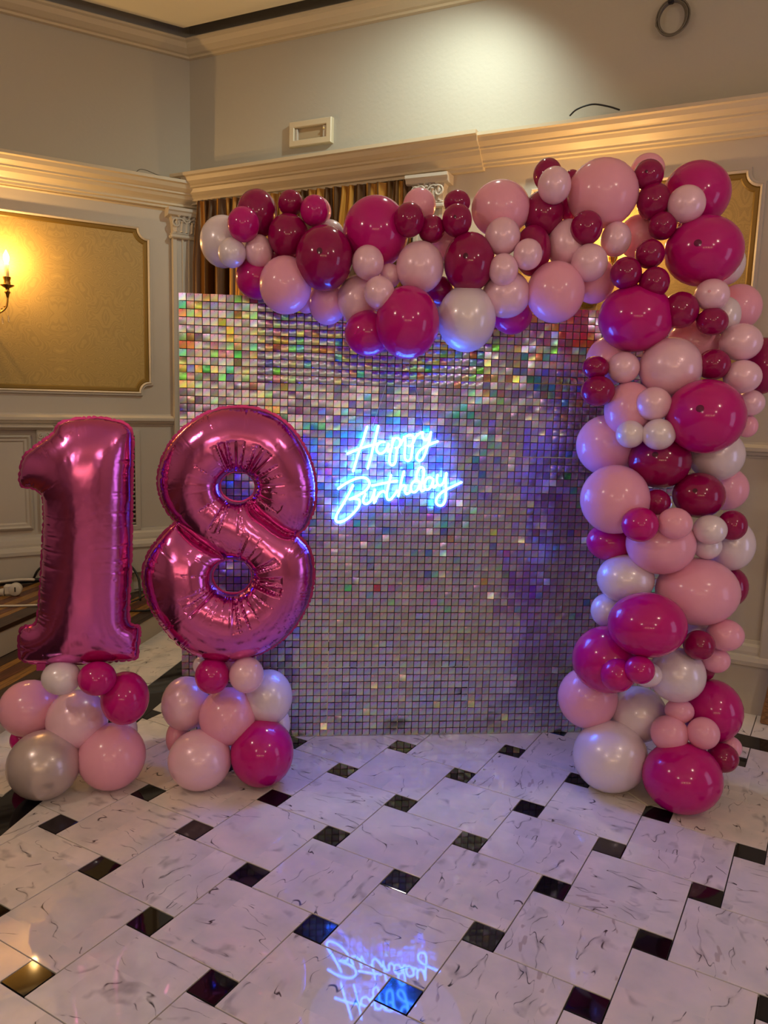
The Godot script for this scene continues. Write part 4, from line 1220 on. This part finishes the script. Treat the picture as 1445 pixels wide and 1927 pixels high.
func build_sign() -> void:
	var at := on_board * Transform3D(Basis(), V(0, 0, 0.045))
	var sign := thing("neon_sign", at)
	tag(sign, "glowing white blue neon sign reading Happy Birthday, hung on the sequin wall", "neon sign")
	var lines := [
		["letter_h", [395, 128, 372, 200, 340, 300, 300, 410, 245, 595]],
		["letter_h", [508, 120, 485, 225, 455, 340, 428, 450, 395, 565]],
		["letter_h", [185, 410, 260, 378, 350, 345, 450, 318, 520, 300]],
		["letter_a", [575, 285, 530, 290, 497, 325, 490, 370, 515, 403, 555, 400, 590, 360, 618, 300, 606, 350, 612, 385, 635, 360]],
		["letter_p", [660, 245, 650, 330, 630, 410, 622, 480, 635, 520, 662, 525, 685, 490, 695, 420, 705, 345]],
		["letter_p", [655, 300, 675, 255, 705, 245, 732, 262, 735, 305, 712, 345, 685, 345]],
		["letter_p", [770, 235, 785, 240, 790, 300, 783, 380, 782, 440, 798, 475, 826, 480, 848, 450, 858, 390, 868, 320]],
		["letter_p", [735, 320, 765, 260, 800, 225, 850, 215, 872, 240, 868, 290, 845, 325, 815, 325]],
		["letter_p", [868, 300, 895, 235, 925, 205, 960, 185]],
		["letter_y", [970, 180, 968, 225, 985, 258, 1015, 262, 1040, 230, 1056, 180]],
		["letter_y", [1054, 200, 1040, 270, 1018, 340, 990, 420, 960, 472, 925, 478, 907, 445, 925, 395, 975, 345, 1050, 308, 1130, 276]],
		["letter_b", [85, 775, 150, 728, 220, 690, 300, 660, 365, 658, 408, 690, 410, 740, 370, 795, 300, 840, 205, 883]],
		["letter_b", [205, 883, 265, 875, 308, 895, 305, 950, 262, 1010, 195, 1075, 130, 1115, 80, 1122, 58, 1090, 78, 1030, 130, 945, 190, 840, 245, 735]],
		["letter_i", [375, 825, 350, 880, 350, 915, 380, 932, 420, 905, 450, 850, 470, 785]],
		["letter_r", [472, 780, 458, 845, 455, 890, 480, 905]],
		["letter_r", [460, 925, 490, 865, 525, 815, 560, 800, 575, 815]],
		["letter_t", [640, 628, 622, 700, 600, 790, 592, 850, 608, 888, 640, 880, 680, 830, 705, 790]],
		["letter_t", [440, 742, 520, 724, 610, 706, 705, 690]],
		["letter_h", [775, 590, 755, 660, 735, 750, 715, 855]],
		["letter_h", [722, 810, 745, 760, 775, 735, 792, 755, 785, 800, 800, 828, 830, 815, 850, 785]],
		["letter_d", [940, 700, 900, 688, 862, 715, 848, 765, 862, 805, 895, 805, 925, 770, 945, 715]],
		["letter_d", [905, 690, 908, 620, 935, 560, 965, 550, 985, 580, 980, 640, 962, 710, 950, 770, 965, 798, 995, 780]],
		["letter_a", [1075, 665, 1035, 655, 1000, 690, 990, 740, 1005, 780, 1040, 775, 1070, 730, 1086, 672, 1078, 730, 1090, 762, 1115, 735]],
		["letter_y", [1130, 625, 1120, 680, 1130, 725, 1160, 740, 1195, 700, 1222, 605]],
		["letter_y", [1222, 615, 1215, 700, 1218, 800, 1212, 890, 1185, 945, 1140, 950, 1115, 915, 1130, 860, 1185, 805, 1270, 760, 1385, 705]]]
	var plate := []
	for l in lines:
		var pts := stroke(l[1])
		var m := MB.new()
		m.tube(pts, 0.0048, 10)
		part(l[0], m.mesh(), mats.neon, sign)
		var flat := PackedVector2Array()
		for p in pts: flat.append(Vector2(p.x, p.y))
		for poly in Geometry2D.offset_polyline(flat, 0.0135, Geometry2D.JOIN_ROUND, Geometry2D.END_ROUND):
			if not Geometry2D.is_polygon_clockwise(poly):
				plate.append(poly)
	var merged := true
	while merged:
		merged = false
		for i in plate.size():
			for j in range(i + 1, plate.size()):
				var u := Geometry2D.merge_polygons(plate[i], plate[j])
				var outer := []
				for poly in u:
					if not Geometry2D.is_polygon_clockwise(poly): outer.append(poly)
				if outer.size() == 1:
					plate[i] = outer[0]
					plate.remove_at(j)
					merged = true
					break
			if merged: break
	for poly in plate:
		var m := MB.new()
		m.prism(poly, -0.0125, -0.0085)
		part("acrylic_backing", m.mesh(), mats.acrylic, sign)
	var wires := [[V(0.7562, 1.3168, -0.01), V(0.8066, 1.4803, -0.028)], [V(0.9652, 1.2906, -0.01), V(0.9211, 1.4838, -0.028)]]
	for w in wires:
		var m := MB.new()
		m.tube([w[0], w[0].lerp(w[1], 0.5) + V(0, -0.002, 0.004), w[1]], 0.0008, 6)
		m.tube(smooth_line([w[0], w[0] + V(-0.006, -0.012, 0.0), w[0] + V(0.002, -0.02, 0.0), w[0] + V(0.006, -0.01, 0.002)], 4, true), 0.0009, 5, true)
		part("hanging_wire", m.mesh(), mats.wire, sign)
	var cm := MB.new()
	cm.tube(smooth_line([V(0.868, 1.03, -0.006), V(0.869, 1.0, -0.004), V(0.874, 0.975, 0.0), V(0.882, 0.960, 0.002)], 6), 0.0012, 6)
	part("power_lead", cm.mesh(), mats.wire, sign)
	for q in [V(0.70, 1.13, 0.20), V(0.86, 1.15, 0.20), V(1.02, 1.17, 0.20)]:
		var l := OmniLight3D.new()
		l.name = "neon_light"
		l.light_color = rgb(44, 112, 255)
		l.light_energy = NEON
		l.light_size = 0.16
		l.omni_range = 9.0
		l.omni_attenuation = 2.0
		l.shadow_enabled = true
		l.position = q
		sign.add_child(l, true)

# ---------------------------------------------------------------- curtain, lamps and small things
func build_curtain() -> void:
	var c := thing("curtain", on_back)
	tag(c, "gold satin curtain in deep folds hanging under the cornice behind the sequin wall", "curtain")
	var m := MB.new()
	var nx := 220
	var ys := [0.03, 0.5, 1.0, 1.5, 1.9, 2.2, 2.40, 2.47, 2.50, 2.52, 2.545, 2.56]
	var wob := noise(4, 1.6, 2)
	var f := func(i: int, y: float) -> Vector3:
		var x := 0.095 + 1.44 * i / nx
		var k := smoothstep(2.56, 2.25, y)
		var slow := sin(x * 41.0 + 1.8 * wob.get_noise_2d(x * 2.0, 0.0) * 3.0)
		var quick := sin(x * 118.0 + 2.0 * wob.get_noise_2d(x * 3.0, 9.0))
		var fold := lerpf(0.015 * quick, 0.040 * slow + 0.010 * quick * (0.5 + 0.5 * slow), k)
		return V(x + 0.012 * cos(x * 41.0) * k, y, 0.066 + fold)
	for j in ys.size() - 1:
		for i in nx:
			var q := []
			for e in [[i, j], [i + 1, j], [i + 1, j + 1], [i, j + 1]]:
				var p: Vector3 = f.call(e[0], ys[e[1]])
				var dx: Vector3 = f.call(e[0] + 1, ys[e[1]]) - f.call(e[0] - 1, ys[e[1]])
				q.append([p, dx.cross(Vector3.UP).normalized(), Vector2(float(e[0]) / nx, float(e[1]) / ys.size())])
			m.quad(q[0][0], q[1][0], q[2][0], q[3][0], q[0][1], q[1][1], q[2][1], q[3][1], q[0][2], q[1][2], q[2][2], q[3][2])
	part("drape", m.mesh(), mats.satin, c)

func sconce(at: Transform3D, label: String, energy: float) -> void:
	var s := thing("wall_sconce", at)
	tag(s, label, "wall lamp", "brass candle sconces")
	var m := MB.new()
	var plate := Transform3D(Basis(Vector3(1, 0, 0), PI / 2), V(0, -0.26, 0.012))
	m.lathe([Vector2(0.055, 0.0), Vector2(0.052, 0.008), Vector2(0.036, 0.014), Vector2(0.030, 0.024), Vector2(0.012, 0.030), Vector2(0.0, 0.032)], plate, 24)
	part("back_plate", m.mesh(), mats.brass, s)
	for sd in [-1.0, 1.0]:
		var tip := V(0.135 * sd, 0, 0.13)
		m = MB.new()
		m.tube(smooth_line([V(0, -0.26, 0.04), V(0.03 * sd, -0.285, 0.08), V(0.085 * sd, -0.295, 0.115), V(0.125 * sd, -0.262, 0.128), V(0.135 * sd, -0.205, 0.13)], 6), 0.0055, 8)
		for k in 9:
			var t := k / 8.0
			m.lathe(ball(0.0045, 6), Transform3D(Basis(), V(0.03 * sd + 0.10 * sd * t, -0.300 + 0.055 * t * t, 0.085 + 0.04 * t)), 8)
		part("arm", m.mesh(), mats.brass, s)
		m = MB.new()
		m.lathe([Vector2(0.0, -0.215), Vector2(0.006, -0.210), Vector2(0.010, -0.19), Vector2(0.017, -0.182), Vector2(0.009, -0.172), Vector2(0.011, -0.160), Vector2(0.034, -0.148), Vector2(0.036, -0.143), Vector2(0.018, -0.138), Vector2(0.016, -0.120), Vector2(0.021, -0.105), Vector2(0.021, -0.100), Vector2(0.0, -0.100)], Transform3D(Basis(), tip), 20)
		part("candle_cup", m.mesh(), mats.brass, s)
		m = MB.new()
		m.lathe([Vector2(0.012, -0.102), Vector2(0.012, -0.030), Vector2(0.009, -0.028), Vector2(0.0, -0.028)], Transform3D(Basis(), tip), 16)
		part("candle_sleeve", m.mesh(), mats.candle, s)
		m = MB.new()
		m.lathe([Vector2(0.0, -0.030), Vector2(0.008, -0.028), Vector2(0.0145, -0.012), Vector2(0.0165, 0.0), Vector2(0.0135, 0.016), Vector2(0.007, 0.030), Vector2(0.002, 0.040), Vector2(0.0, 0.042)], Transform3D(Basis(), tip), 16)
		part("bulb", m.mesh(), mats.bulb, s)
		var l := OmniLight3D.new()
		l.name = "bulb_light"
		l.position = tip
		l.light_color = rgb(255, 198, 120)
		l.light_energy = energy
		l.light_size = 0.012
		l.omni_range = 12.0
		l.omni_attenuation = 2.0
		l.shadow_enabled = true
		s.add_child(l, true)
		for k in 3:
			m = MB.new()
			var at2 := V(sd * (0.135 - 0.03 * k), -0.30 - 0.012 * k, 0.13)
			m.tube([at2 + V(0, 0.07 - 0.01 * k, 0), at2], 0.0006, 4)
			m.lathe([Vector2(0.0, -0.045), Vector2(0.006, -0.032), Vector2(0.003, -0.008), Vector2(0.0, 0.0)], Transform3D(Basis(), at2), 6, false)
			part("crystal_drop", m.mesh(), mats.crystal, s)

func wire(label: String, category: String, called: String, pts: Array, r: float, material: Material, group := "") -> void:
	var m := MB.new()
	m.tube(smooth_line(pts, 6), r, 7)
	tag(part(called, m.mesh(), material), label, category, group)

func build_small() -> void:
	sconce(on_left * Transform3D(Basis(), V(-1.205, 2.108, 0.014)), "brass two candle wall lamp lit on the gold damask panel at the left edge", SCONCE)
	sconce(on_back * Transform3D(Basis(), V(2.49, 2.20, 0.014)), "brass candle wall lamp hidden behind the balloon arch, only its crystals showing", SCONCE * 0.6)
	var m := MB.new()
	# vent grille low on the left wall
	var vent := thing("vent_grille", on_left * Transform3D(Basis(), V(-0.475, 0.858, 0.008)))
	tag(vent, "white slotted vent grille on the dado behind the foil number one", "vent")
	m.sweep(frame_path(-0.105, -0.28, 0.105, 0.28, 0.0), [Vector2(0, 0.0), Vector2(0, 0.012), Vector2(-0.004, 0.014), Vector2(-0.030, 0.012), Vector2(-0.034, 0.0)], true)
	part("vent_frame", m.mesh(), mats.paint, vent)
	m = MB.new()
	m.box(V(0, 0, 0.001), V(0.21, 0.56, 0.002))
	part("vent_back", m.mesh(), mats.black_plastic, vent)
	for k in 20:
		m = MB.new()
		m.box(Vector3.ZERO, V(0.206, 0.013, 0.003), 0.001, Basis(Vector3(1, 0, 0), 0.5))
		part("slat", m.mesh(), mats.paint, vent, Transform3D(Basis(), V(0.0, -0.268 + 0.0282 * k, 0.008)))
	# recessed box on the upper wall
	var box := thing("wall_box", on_back * Transform3D(Basis(), V(0.881, 2.878, 0.0)))
	tag(box, "white framed recessed wall box with a small lamp above the cornice", "wall fitting")
	m = MB.new()
	m.sweep(frame_path(-0.105, -0.032, 0.105, 0.034, 0.0), [Vector2(0.0, 0.002), Vector2(0.0, 0.026), Vector2(-0.004, 0.030), Vector2(-0.030, 0.030), Vector2(-0.034, 0.026), Vector2(-0.034, 0.0)], true)
	part("frame", m.mesh(), mats.cream, box)
	m = MB.new()
	m.box(V(0.0, 0.0, 0.003), V(0.21, 0.066, 0.004))
	part("recess_plate", m.mesh(), mats.beige, box)
	m = MB.new()
	m.box(V(-0.096, 0.0, 0.012), V(0.016, 0.064, 0.016), 0.002)
	m.box(V(0.09, 0.0, 0.012), V(0.022, 0.064, 0.016), 0.002)
	part("side_block", m.mesh(), mats.paint, box)
	m = MB.new()
	m.lathe(ball(0.006, 8), Transform3D(Basis(), V(0.088, 0.014, 0.024)), 10)
	part("indicator", m.mesh(), mats.candle, box)
	# coil of cable hung high on the back wall
	var coil := thing("cable_coil", on_back * Transform3D(Basis(), V(2.79, 3.142, 0.03)))
	tag(coil, "grey cable wound in a coil hanging high on the upper wall at the right", "cable")
	for k in 6:
		m = MB.new()
		var pts := []
		for i in 30:
			var a := TAU * i / 30
			pts.append(V(cos(a) * (0.056 + 0.003 * k) + 0.002 * (k % 3 - 1), sin(a) * (0.066 + 0.0022 * k), 0.006 * (k % 3) + 0.003 * sin(a * 2 + k)))
		m.tube(pts, 0.0036, 6, true)
		part("loop", m.mesh(), mats.grey_cable, coil)
	m = MB.new()
	m.box(V(-0.012, 0.072, 0.006), V(0.026, 0.026, 0.026), 0.005)
	part("tape", m.mesh(), mats.black_plastic, coil)
	m = MB.new()
	m.tube(smooth_line([V(-0.055, 0.02, 0.01), V(-0.068, -0.01, 0.012), V(-0.066, -0.03, 0.012)], 5), 0.0032, 6)
	m.tube(smooth_line([V(-0.012, 0.07, 0.004), V(-0.004, 0.10, 0.0), V(-0.002, 0.16, -0.01), V(0.0, 0.25, -0.02)], 5), 0.0032, 6)
	part("loose_end", m.mesh(), mats.grey_cable, coil)
	wire("black cable end arching up from the top of the cornice at the right", "cable", "cable_end", [on_back * V(2.375, 2.755, 0.12), on_back * V(2.41, 2.778, 0.125), on_back * V(2.48, 2.788, 0.13), on_back * V(2.55, 2.773, 0.12), on_back * V(2.60, 2.755, 0.11)], 0.004, mats.black_plastic)
	wire("thin grey wire lying along the top of the left cornice near the corner", "wire", "thin_wire", [on_left * V(-0.36, 2.672, 0.12), on_left * V(-0.34, 2.688, 0.125), on_left * V(-0.30, 2.690, 0.12), on_left * V(-0.22, 2.672, 0.125), on_left * V(-0.12, 2.674, 0.12), on_left * V(-0.05, 2.690, 0.12), on_left * V(0.02, 2.672, 0.12)], 0.0022, mats.grey_cable)
	# sockets and cords on the stage at the far left
	var ext := thing("extension_socket", Transform3D(Basis(Vector3.UP, 0.25), V(-2.0, 0.29, -4.17)))
	tag(ext, "white extension socket with its cord lying on the wooden stage", "socket")
	m = MB.new()
	m.lathe([Vector2(0.0, -0.03), Vector2(0.030, -0.029), Vector2(0.034, -0.024), Vector2(0.034, 0.012), Vector2(0.031, 0.016), Vector2(0.0, 0.014)], Transform3D(Basis(Vector3(1, 0, 0), PI / 2), V(0, 0.035, 0)), 18)
	m.box(V(-0.032, 0.035, -0.004), V(0.05, 0.056, 0.036), 0.008)
	part("socket_body", m.mesh(), mats.white_plastic, ext)
	m = MB.new()
	m.box(V(0.002, 0.038, 0.0165), V(0.006, 0.026, 0.003), 0.0006)
	part("slot", m.mesh(), mats.black_plastic, ext)
	m = MB.new()
	m.lathe([Vector2(0.008, 0.0), Vector2(0.012, 0.03), Vector2(0.024, 0.075)], Transform3D(Basis(Vector3(0, 0, 1), -PI / 2), V(-0.13, 0.022, -0.004)), 12)
	m.tube(smooth_line([V(-0.6, 0.006, 0.05), V(-0.4, 0.012, 0.02), V(-0.2, 0.018, 0.0), V(-0.12, 0.022, -0.004)], 6), 0.006, 8)
	part("cord", m.mesh(), mats.white_plastic, ext)
	wire("long white cord running across the striped stage boards at the left", "cord", "white_cord", [V(-2.6, 0.297, -3.92), V(-2.2, 0.297, -3.96), V(-1.95, 0.297, -3.94), V(-1.7, 0.297, -4.02), V(-1.62, 0.297, -4.2)], 0.006, mats.white_plastic)
	wire("bundle of white cords looping behind the socket along the left wall", "cord", "white_cord", [V(-2.9, 0.30, -4.12), V(-2.5, 0.305, -4.26), V(-2.25, 0.312, -4.33), V(-2.08, 0.33, -4.36), V(-1.99, 0.33, -4.38)], 0.008, mats.white_plastic)
	wire("thick black cable lying along the foot of the left wall", "cable", "black_cable", [V(-3.2, 0.303, -3.72), V(-2.6, 0.303, -4.10), V(-2.2, 0.305, -4.35), V(-1.95, 0.305, -4.51), V(-1.66, 0.304, -4.68)], 0.013, mats.black_plastic, "black cables on the stage")
	wire("black cable arching up the left wall beside the foil number one", "cable", "black_cable", [on_left * V(-0.985, 0.30, 0.075), on_left * V(-0.955, 0.36, 0.085), on_left * V(-0.88, 0.40, 0.08), on_left * V(-0.78, 0.41, 0.08), on_left * V(-0.6, 0.36, 0.08)], 0.007, mats.black_plastic, "black cables on the stage")
	wire("black cable bent over the white board between the two foil numbers", "cable", "black_cable", [V(-1.74, 0.36, -4.66), V(-1.63, 0.375, -4.72), V(-1.56, 0.35, -4.74), V(-1.50, 0.27, -4.72), V(-1.46, 0.16, -4.62)], 0.007, mats.black_plastic, "black cables on the stage")
	wire("black cables crossing on the lower step between the two foil numbers", "cable", "black_cable", [V(-1.66, 0.28, -4.58), V(-1.58, 0.19, -4.50), V(-1.50, 0.153, -4.44), V(-1.40, 0.153, -4.42), V(-1.30, 0.153, -4.46)], 0.006, mats.black_plastic, "black cables on the stage")
	wire("thin black cable looping down to the lower step beside the foil number eight", "cable", "black_cable", [V(-1.68, 0.19, -4.42), V(-1.58, 0.153, -4.50), V(-1.47, 0.17, -4.60), V(-1.38, 0.23, -4.66), V(-1.33, 0.30, -4.70)], 0.005, mats.black_plastic, "black cables on the stage")
	# white base plate of the arch stand, half under the lowest balloons
	m = MB.new()
	m.xf = Transform3D(Basis(Vector3(1, 0, 0), Vector3(0, 0, 1), Vector3(0, 1, 0)), V(0, 0.001, 0))
	m.prism(PackedVector2Array([Vector2(0.915, -2.78), Vector2(0.978, -2.642), Vector2(1.15, -2.70), Vector2(1.10, -2.86)]), 0.0, 0.006, 0.001)
	tag(part("base_plate", m.mesh(), mats.white_plastic), "white flat base plate on the floor peeking out between the two floor balloons", "base plate")
	# wooden post at the right edge
	var post := thing("wooden_post", on_back * Transform3D(Basis(Vector3.BACK, -0.10), V(3.47, 0.0, 0.13)))
	tag(post, "light wooden post leaning by the right wall at the very edge of the view", "post")
	m = MB.new()
	m.box(V(0, 0.14, 0), V(0.075, 0.28, 0.05), 0.004)
	part("upright", m.mesh(), mats.wood_post, post)
	m = MB.new()
	m.box(V(0.05, 0.14, 0.005), V(0.025, 0.27, 0.05), 0.004)
	part("side_board", m.mesh(), mats.wood_red, post)

func lamp(kind: String, at: Vector3, color: Color, energy: float, size := 0.05) -> Light3D:
	var l: Light3D = OmniLight3D.new() if kind == "omni" else SpotLight3D.new()
	l.name = "room_lamp"
	l.position = at
	l.light_color = color
	l.light_energy = energy
	l.light_size = size
	l.shadow_enabled = true
	if l is OmniLight3D:
		l.omni_range = 20.0
		l.omni_attenuation = 2.0
	else:
		l.spot_range = 20.0
		l.spot_attenuation = 2.0
	add_child(l, true)
	return l

# ---------------------------------------------------------------- materials
func build_materials() -> void:
	var plaster := mat("plaster", rgb(178, 173, 163), 0.75)
	var nt := grain_normal(0.05, 1.0)
	plaster.normal_enabled = true
	plaster.normal_texture = nt
	plaster.normal_scale = 0.25
	plaster.uv1_triplanar = true
	plaster.uv1_scale = V(2.2, 2.2, 2.2)
	mat("paint", rgb(190, 181, 170), 0.42)
	mat("cream", rgb(206, 192, 166), 0.40)
	mat("ceiling", rgb(244, 236, 210), 0.8)
	mat("beige", rgb(170, 154, 128), 0.6)
	mat("riser", rgb(186, 174, 156), 0.5)
	mat("goldtrim", rgb(122, 96, 34), 0.45, 0.2)
	var da := mat("damask", rgb(194, 164, 98), 0.48)
	da.albedo_texture = damask()
	da.rim_enabled = true
	da.rim = 0.3
	var sa := mat("satin", rgb(236, 200, 120), 0.36, 0.3)
	var st := noise(15, 0.045, 2)
	sa.albedo_texture = picture(512, 8, func(x: int, _y: int) -> Color:   # woven gold and brown stripes
		var k := smoothstep(-0.10, 0.06, st.get_noise_2d(x, 0.0))
		return Color(0.34, 0.26, 0.19).lerp(Color(0.74, 0.62, 0.40), k))
	mat("brass", rgb(170, 130, 62), 0.25, 1.0)
	mat("candle", rgb(236, 205, 140), 0.5)
	mat("grout", rgb(60, 52, 47), 0.8)
	for k in 6: marble(k)
	mat("black", rgb(13, 13, 17), 0.04)
	mat("black_plastic", rgb(16, 15, 16), 0.45)
	mat("white_plastic", rgb(205, 196, 182), 0.4)
	mat("grey_cable", rgb(104, 98, 88), 0.45)
	mat("steel", rgb(120, 120, 124), 0.35, 0.9)
	mat("wire", rgb(210, 215, 230), 0.35, 0.4)
	mat("grid_dark", rgb(22, 20, 28), 0.5)
	mat("grid_lit_tone", rgb(120, 108, 122), 0.4)  # clear grid where light catches it, painted as a paler colour
	for q in [["wood_dark", rgb(64, 42, 34)], ["wood_light", rgb(158, 112, 52)], ["wood_red", rgb(104, 58, 40)], ["wood_post", rgb(160, 118, 76)]]:
		var w := mat(q[0], q[1], 0.32)
		w.albedo_texture = wood_tex(q[0].length())
	# latex: deep berry, fuchsia, light pink, pearl pink, pearl white, silvery pearl
	var kinds := {"D": [rgb(150, 6, 84), 0.0, 0.12], "H": [rgb(198, 14, 128), 0.0, 0.13], "L": [rgb(255, 178, 208), 0.0, 0.18], "P": [rgb(250, 204, 228), 0.10, 0.27], "W": [rgb(242, 228, 242), 0.12, 0.26], "G": [rgb(206, 188, 190), 0.35, 0.28]}
	for k in kinds:
		var e: Array = kinds[k]
		for tip in [false, true]:
			var c: Color = e[0]
			if tip: c = c.darkened(0.45) if k in ["D", "H"] else c.lerp(rgb(214, 80, 110), 0.35)
			var m := mat(("latex_tip_" if tip else "latex_") + k, c, e[2], e[1], 0.5)
			m.resource_name = "latex"
			m.backlight_enabled = true
			var bl: float = {"D": 0.25, "H": 0.35, "L": 0.55, "P": 0.35, "W": 0.35, "G": 0.3}[k]
			m.backlight = Color(bl, bl, bl)
			if k in ["P", "W", "G"]:
				m.clearcoat_enabled = true
				m.clearcoat = 0.35
				m.clearcoat_roughness = 0.06
	var fo := mat("foil", rgb(214, 106, 182), 0.13, 1.0)
	fo.normal_enabled = true
	fo.normal_texture = grain_normal(0.35, 2.0)
	fo.normal_scale = 0.10
	fo.uv1_triplanar = true
	fo.uv1_scale = V(5, 5, 5)
	mat("foil_edge", rgb(176, 60, 130), 0.28, 1.0)
	var sq := mat("sequin", Color.WHITE, 0.25, 0.9)
	sq.vertex_color_use_as_albedo = true
	sq.albedo_texture = picture(48, 48, func(x: int, y: int) -> Color:    # rainbow sheen painted into the foil colour, and the hook at the top
		var g := 1.0
		if Vector2(x - 24, y - 6).length() < 2.2: g = 0.25
		var t := x * 0.055 + y * 0.075
		return Color(g * (0.91 + 0.09 * cos(t)), g * (0.89 + 0.09 * cos(t + 2.1)), g * (0.90 + 0.10 * cos(t + 4.2))))
	var ac := mat("acrylic", Color(0.92, 0.96, 1.0, 0.06), 0.05)
	ac.transparency = BaseMaterial3D.TRANSPARENCY_ALPHA
	var cr := mat("crystal", Color(1.0, 0.98, 0.94, 0.1), 0.03)
	cr.refraction_enabled = true
	cr.refraction_scale = 0.05
	for q in [["neon", rgb(45, 106, 255), 46.0], ["bulb", rgb(255, 214, 140), 14.0], ["lamp", rgb(255, 222, 170), 8.0], ["dusk", rgb(190, 190, 235), 0.8]]:
		var g := mat(q[0], Color.WHITE, 0.4)
		g.resource_name = q[0]
		g.emission_enabled = true
		g.emission = q[1]
		g.emission_energy_multiplier = q[2]

const ADDED_PENDANTS := [Vector3(-2.3, 2.95, -1.0), Vector3(1.9, 2.95, -0.6), Vector3(-1.7, 2.95, 2.2), Vector3(1.8, 2.95, 2.4)]  # globes added out of view as fill light
const NEON := 0.035
const SCONCE := 0.26

func _ready() -> void:
	rng.seed = 18
	var cam := Camera3D.new()
	cam.name = "camera"
	cam.transform = Transform3D(cam_basis, eye)
	cam.fov = 66.2
	cam.near = 0.05
	cam.current = true
	add_child(cam)
	var env := Environment.new()
	env.background_mode = Environment.BG_COLOR
	env.background_color = Color(0.01, 0.01, 0.014)
	env.tonemap_mode = Environment.TONE_MAPPER_LINEAR
	env.tonemap_exposure = 1.0
	env.sdfgi_enabled = true
	env.ssao_enabled = true
	env.ssil_enabled = true
	var we := WorldEnvironment.new()
	we.name = "environment"
	we.environment = env
	add_child(we)
	# room lamps: the added pendant fill, the row on the far wall, the wall washer and the evening window
	for p in ADDED_PENDANTS:
		lamp("omni", p - V(0, 0.12, 0), rgb(255, 236, 214), 0.44 if p.x > 0.0 and p.z < 0.0 else 0.82)
	for i in 4:
		lamp("omni", V(-1.35 + 0.9 * i, 2.0, 4.72), rgb(255, 216, 160), 0.35, 0.04)
	on_back = Transform3D(Basis(Vector3.UP, deg_to_rad(-26.6)), corner)
	var wash: SpotLight3D = lamp("spot", on_back * V(2.05, 3.46, 0.58), rgb(228, 240, 222), 1.75, 0.04)
	wash.spot_angle = 66.0
	wash.spot_angle_attenuation = 0.9
	wash.look_at_from_position(on_back * V(2.05, 3.46, 0.58), on_back * V(1.5, 2.2, 0.2), on_back.basis.z)
	var dusk := AreaLight3D.new()
	dusk.name = "window_light"
	dusk.area_size = Vector2(1.0, 1.8)
	dusk.light_color = rgb(190, 190, 240)
	dusk.light_energy = 1.2
	dusk.area_range = 15.0
	dusk.shadow_enabled = true
	add_child(dusk)
	dusk.look_at_from_position(V(3.86, 1.15, -1.0), V(0, 1.15, -1.0))
	build_materials()
	build_walls()
	build_floor()
	build_stage()
	build_curtain()
	build_shimmer()
	build_foils()
	build_sign()
	build_balloons()
	build_small()
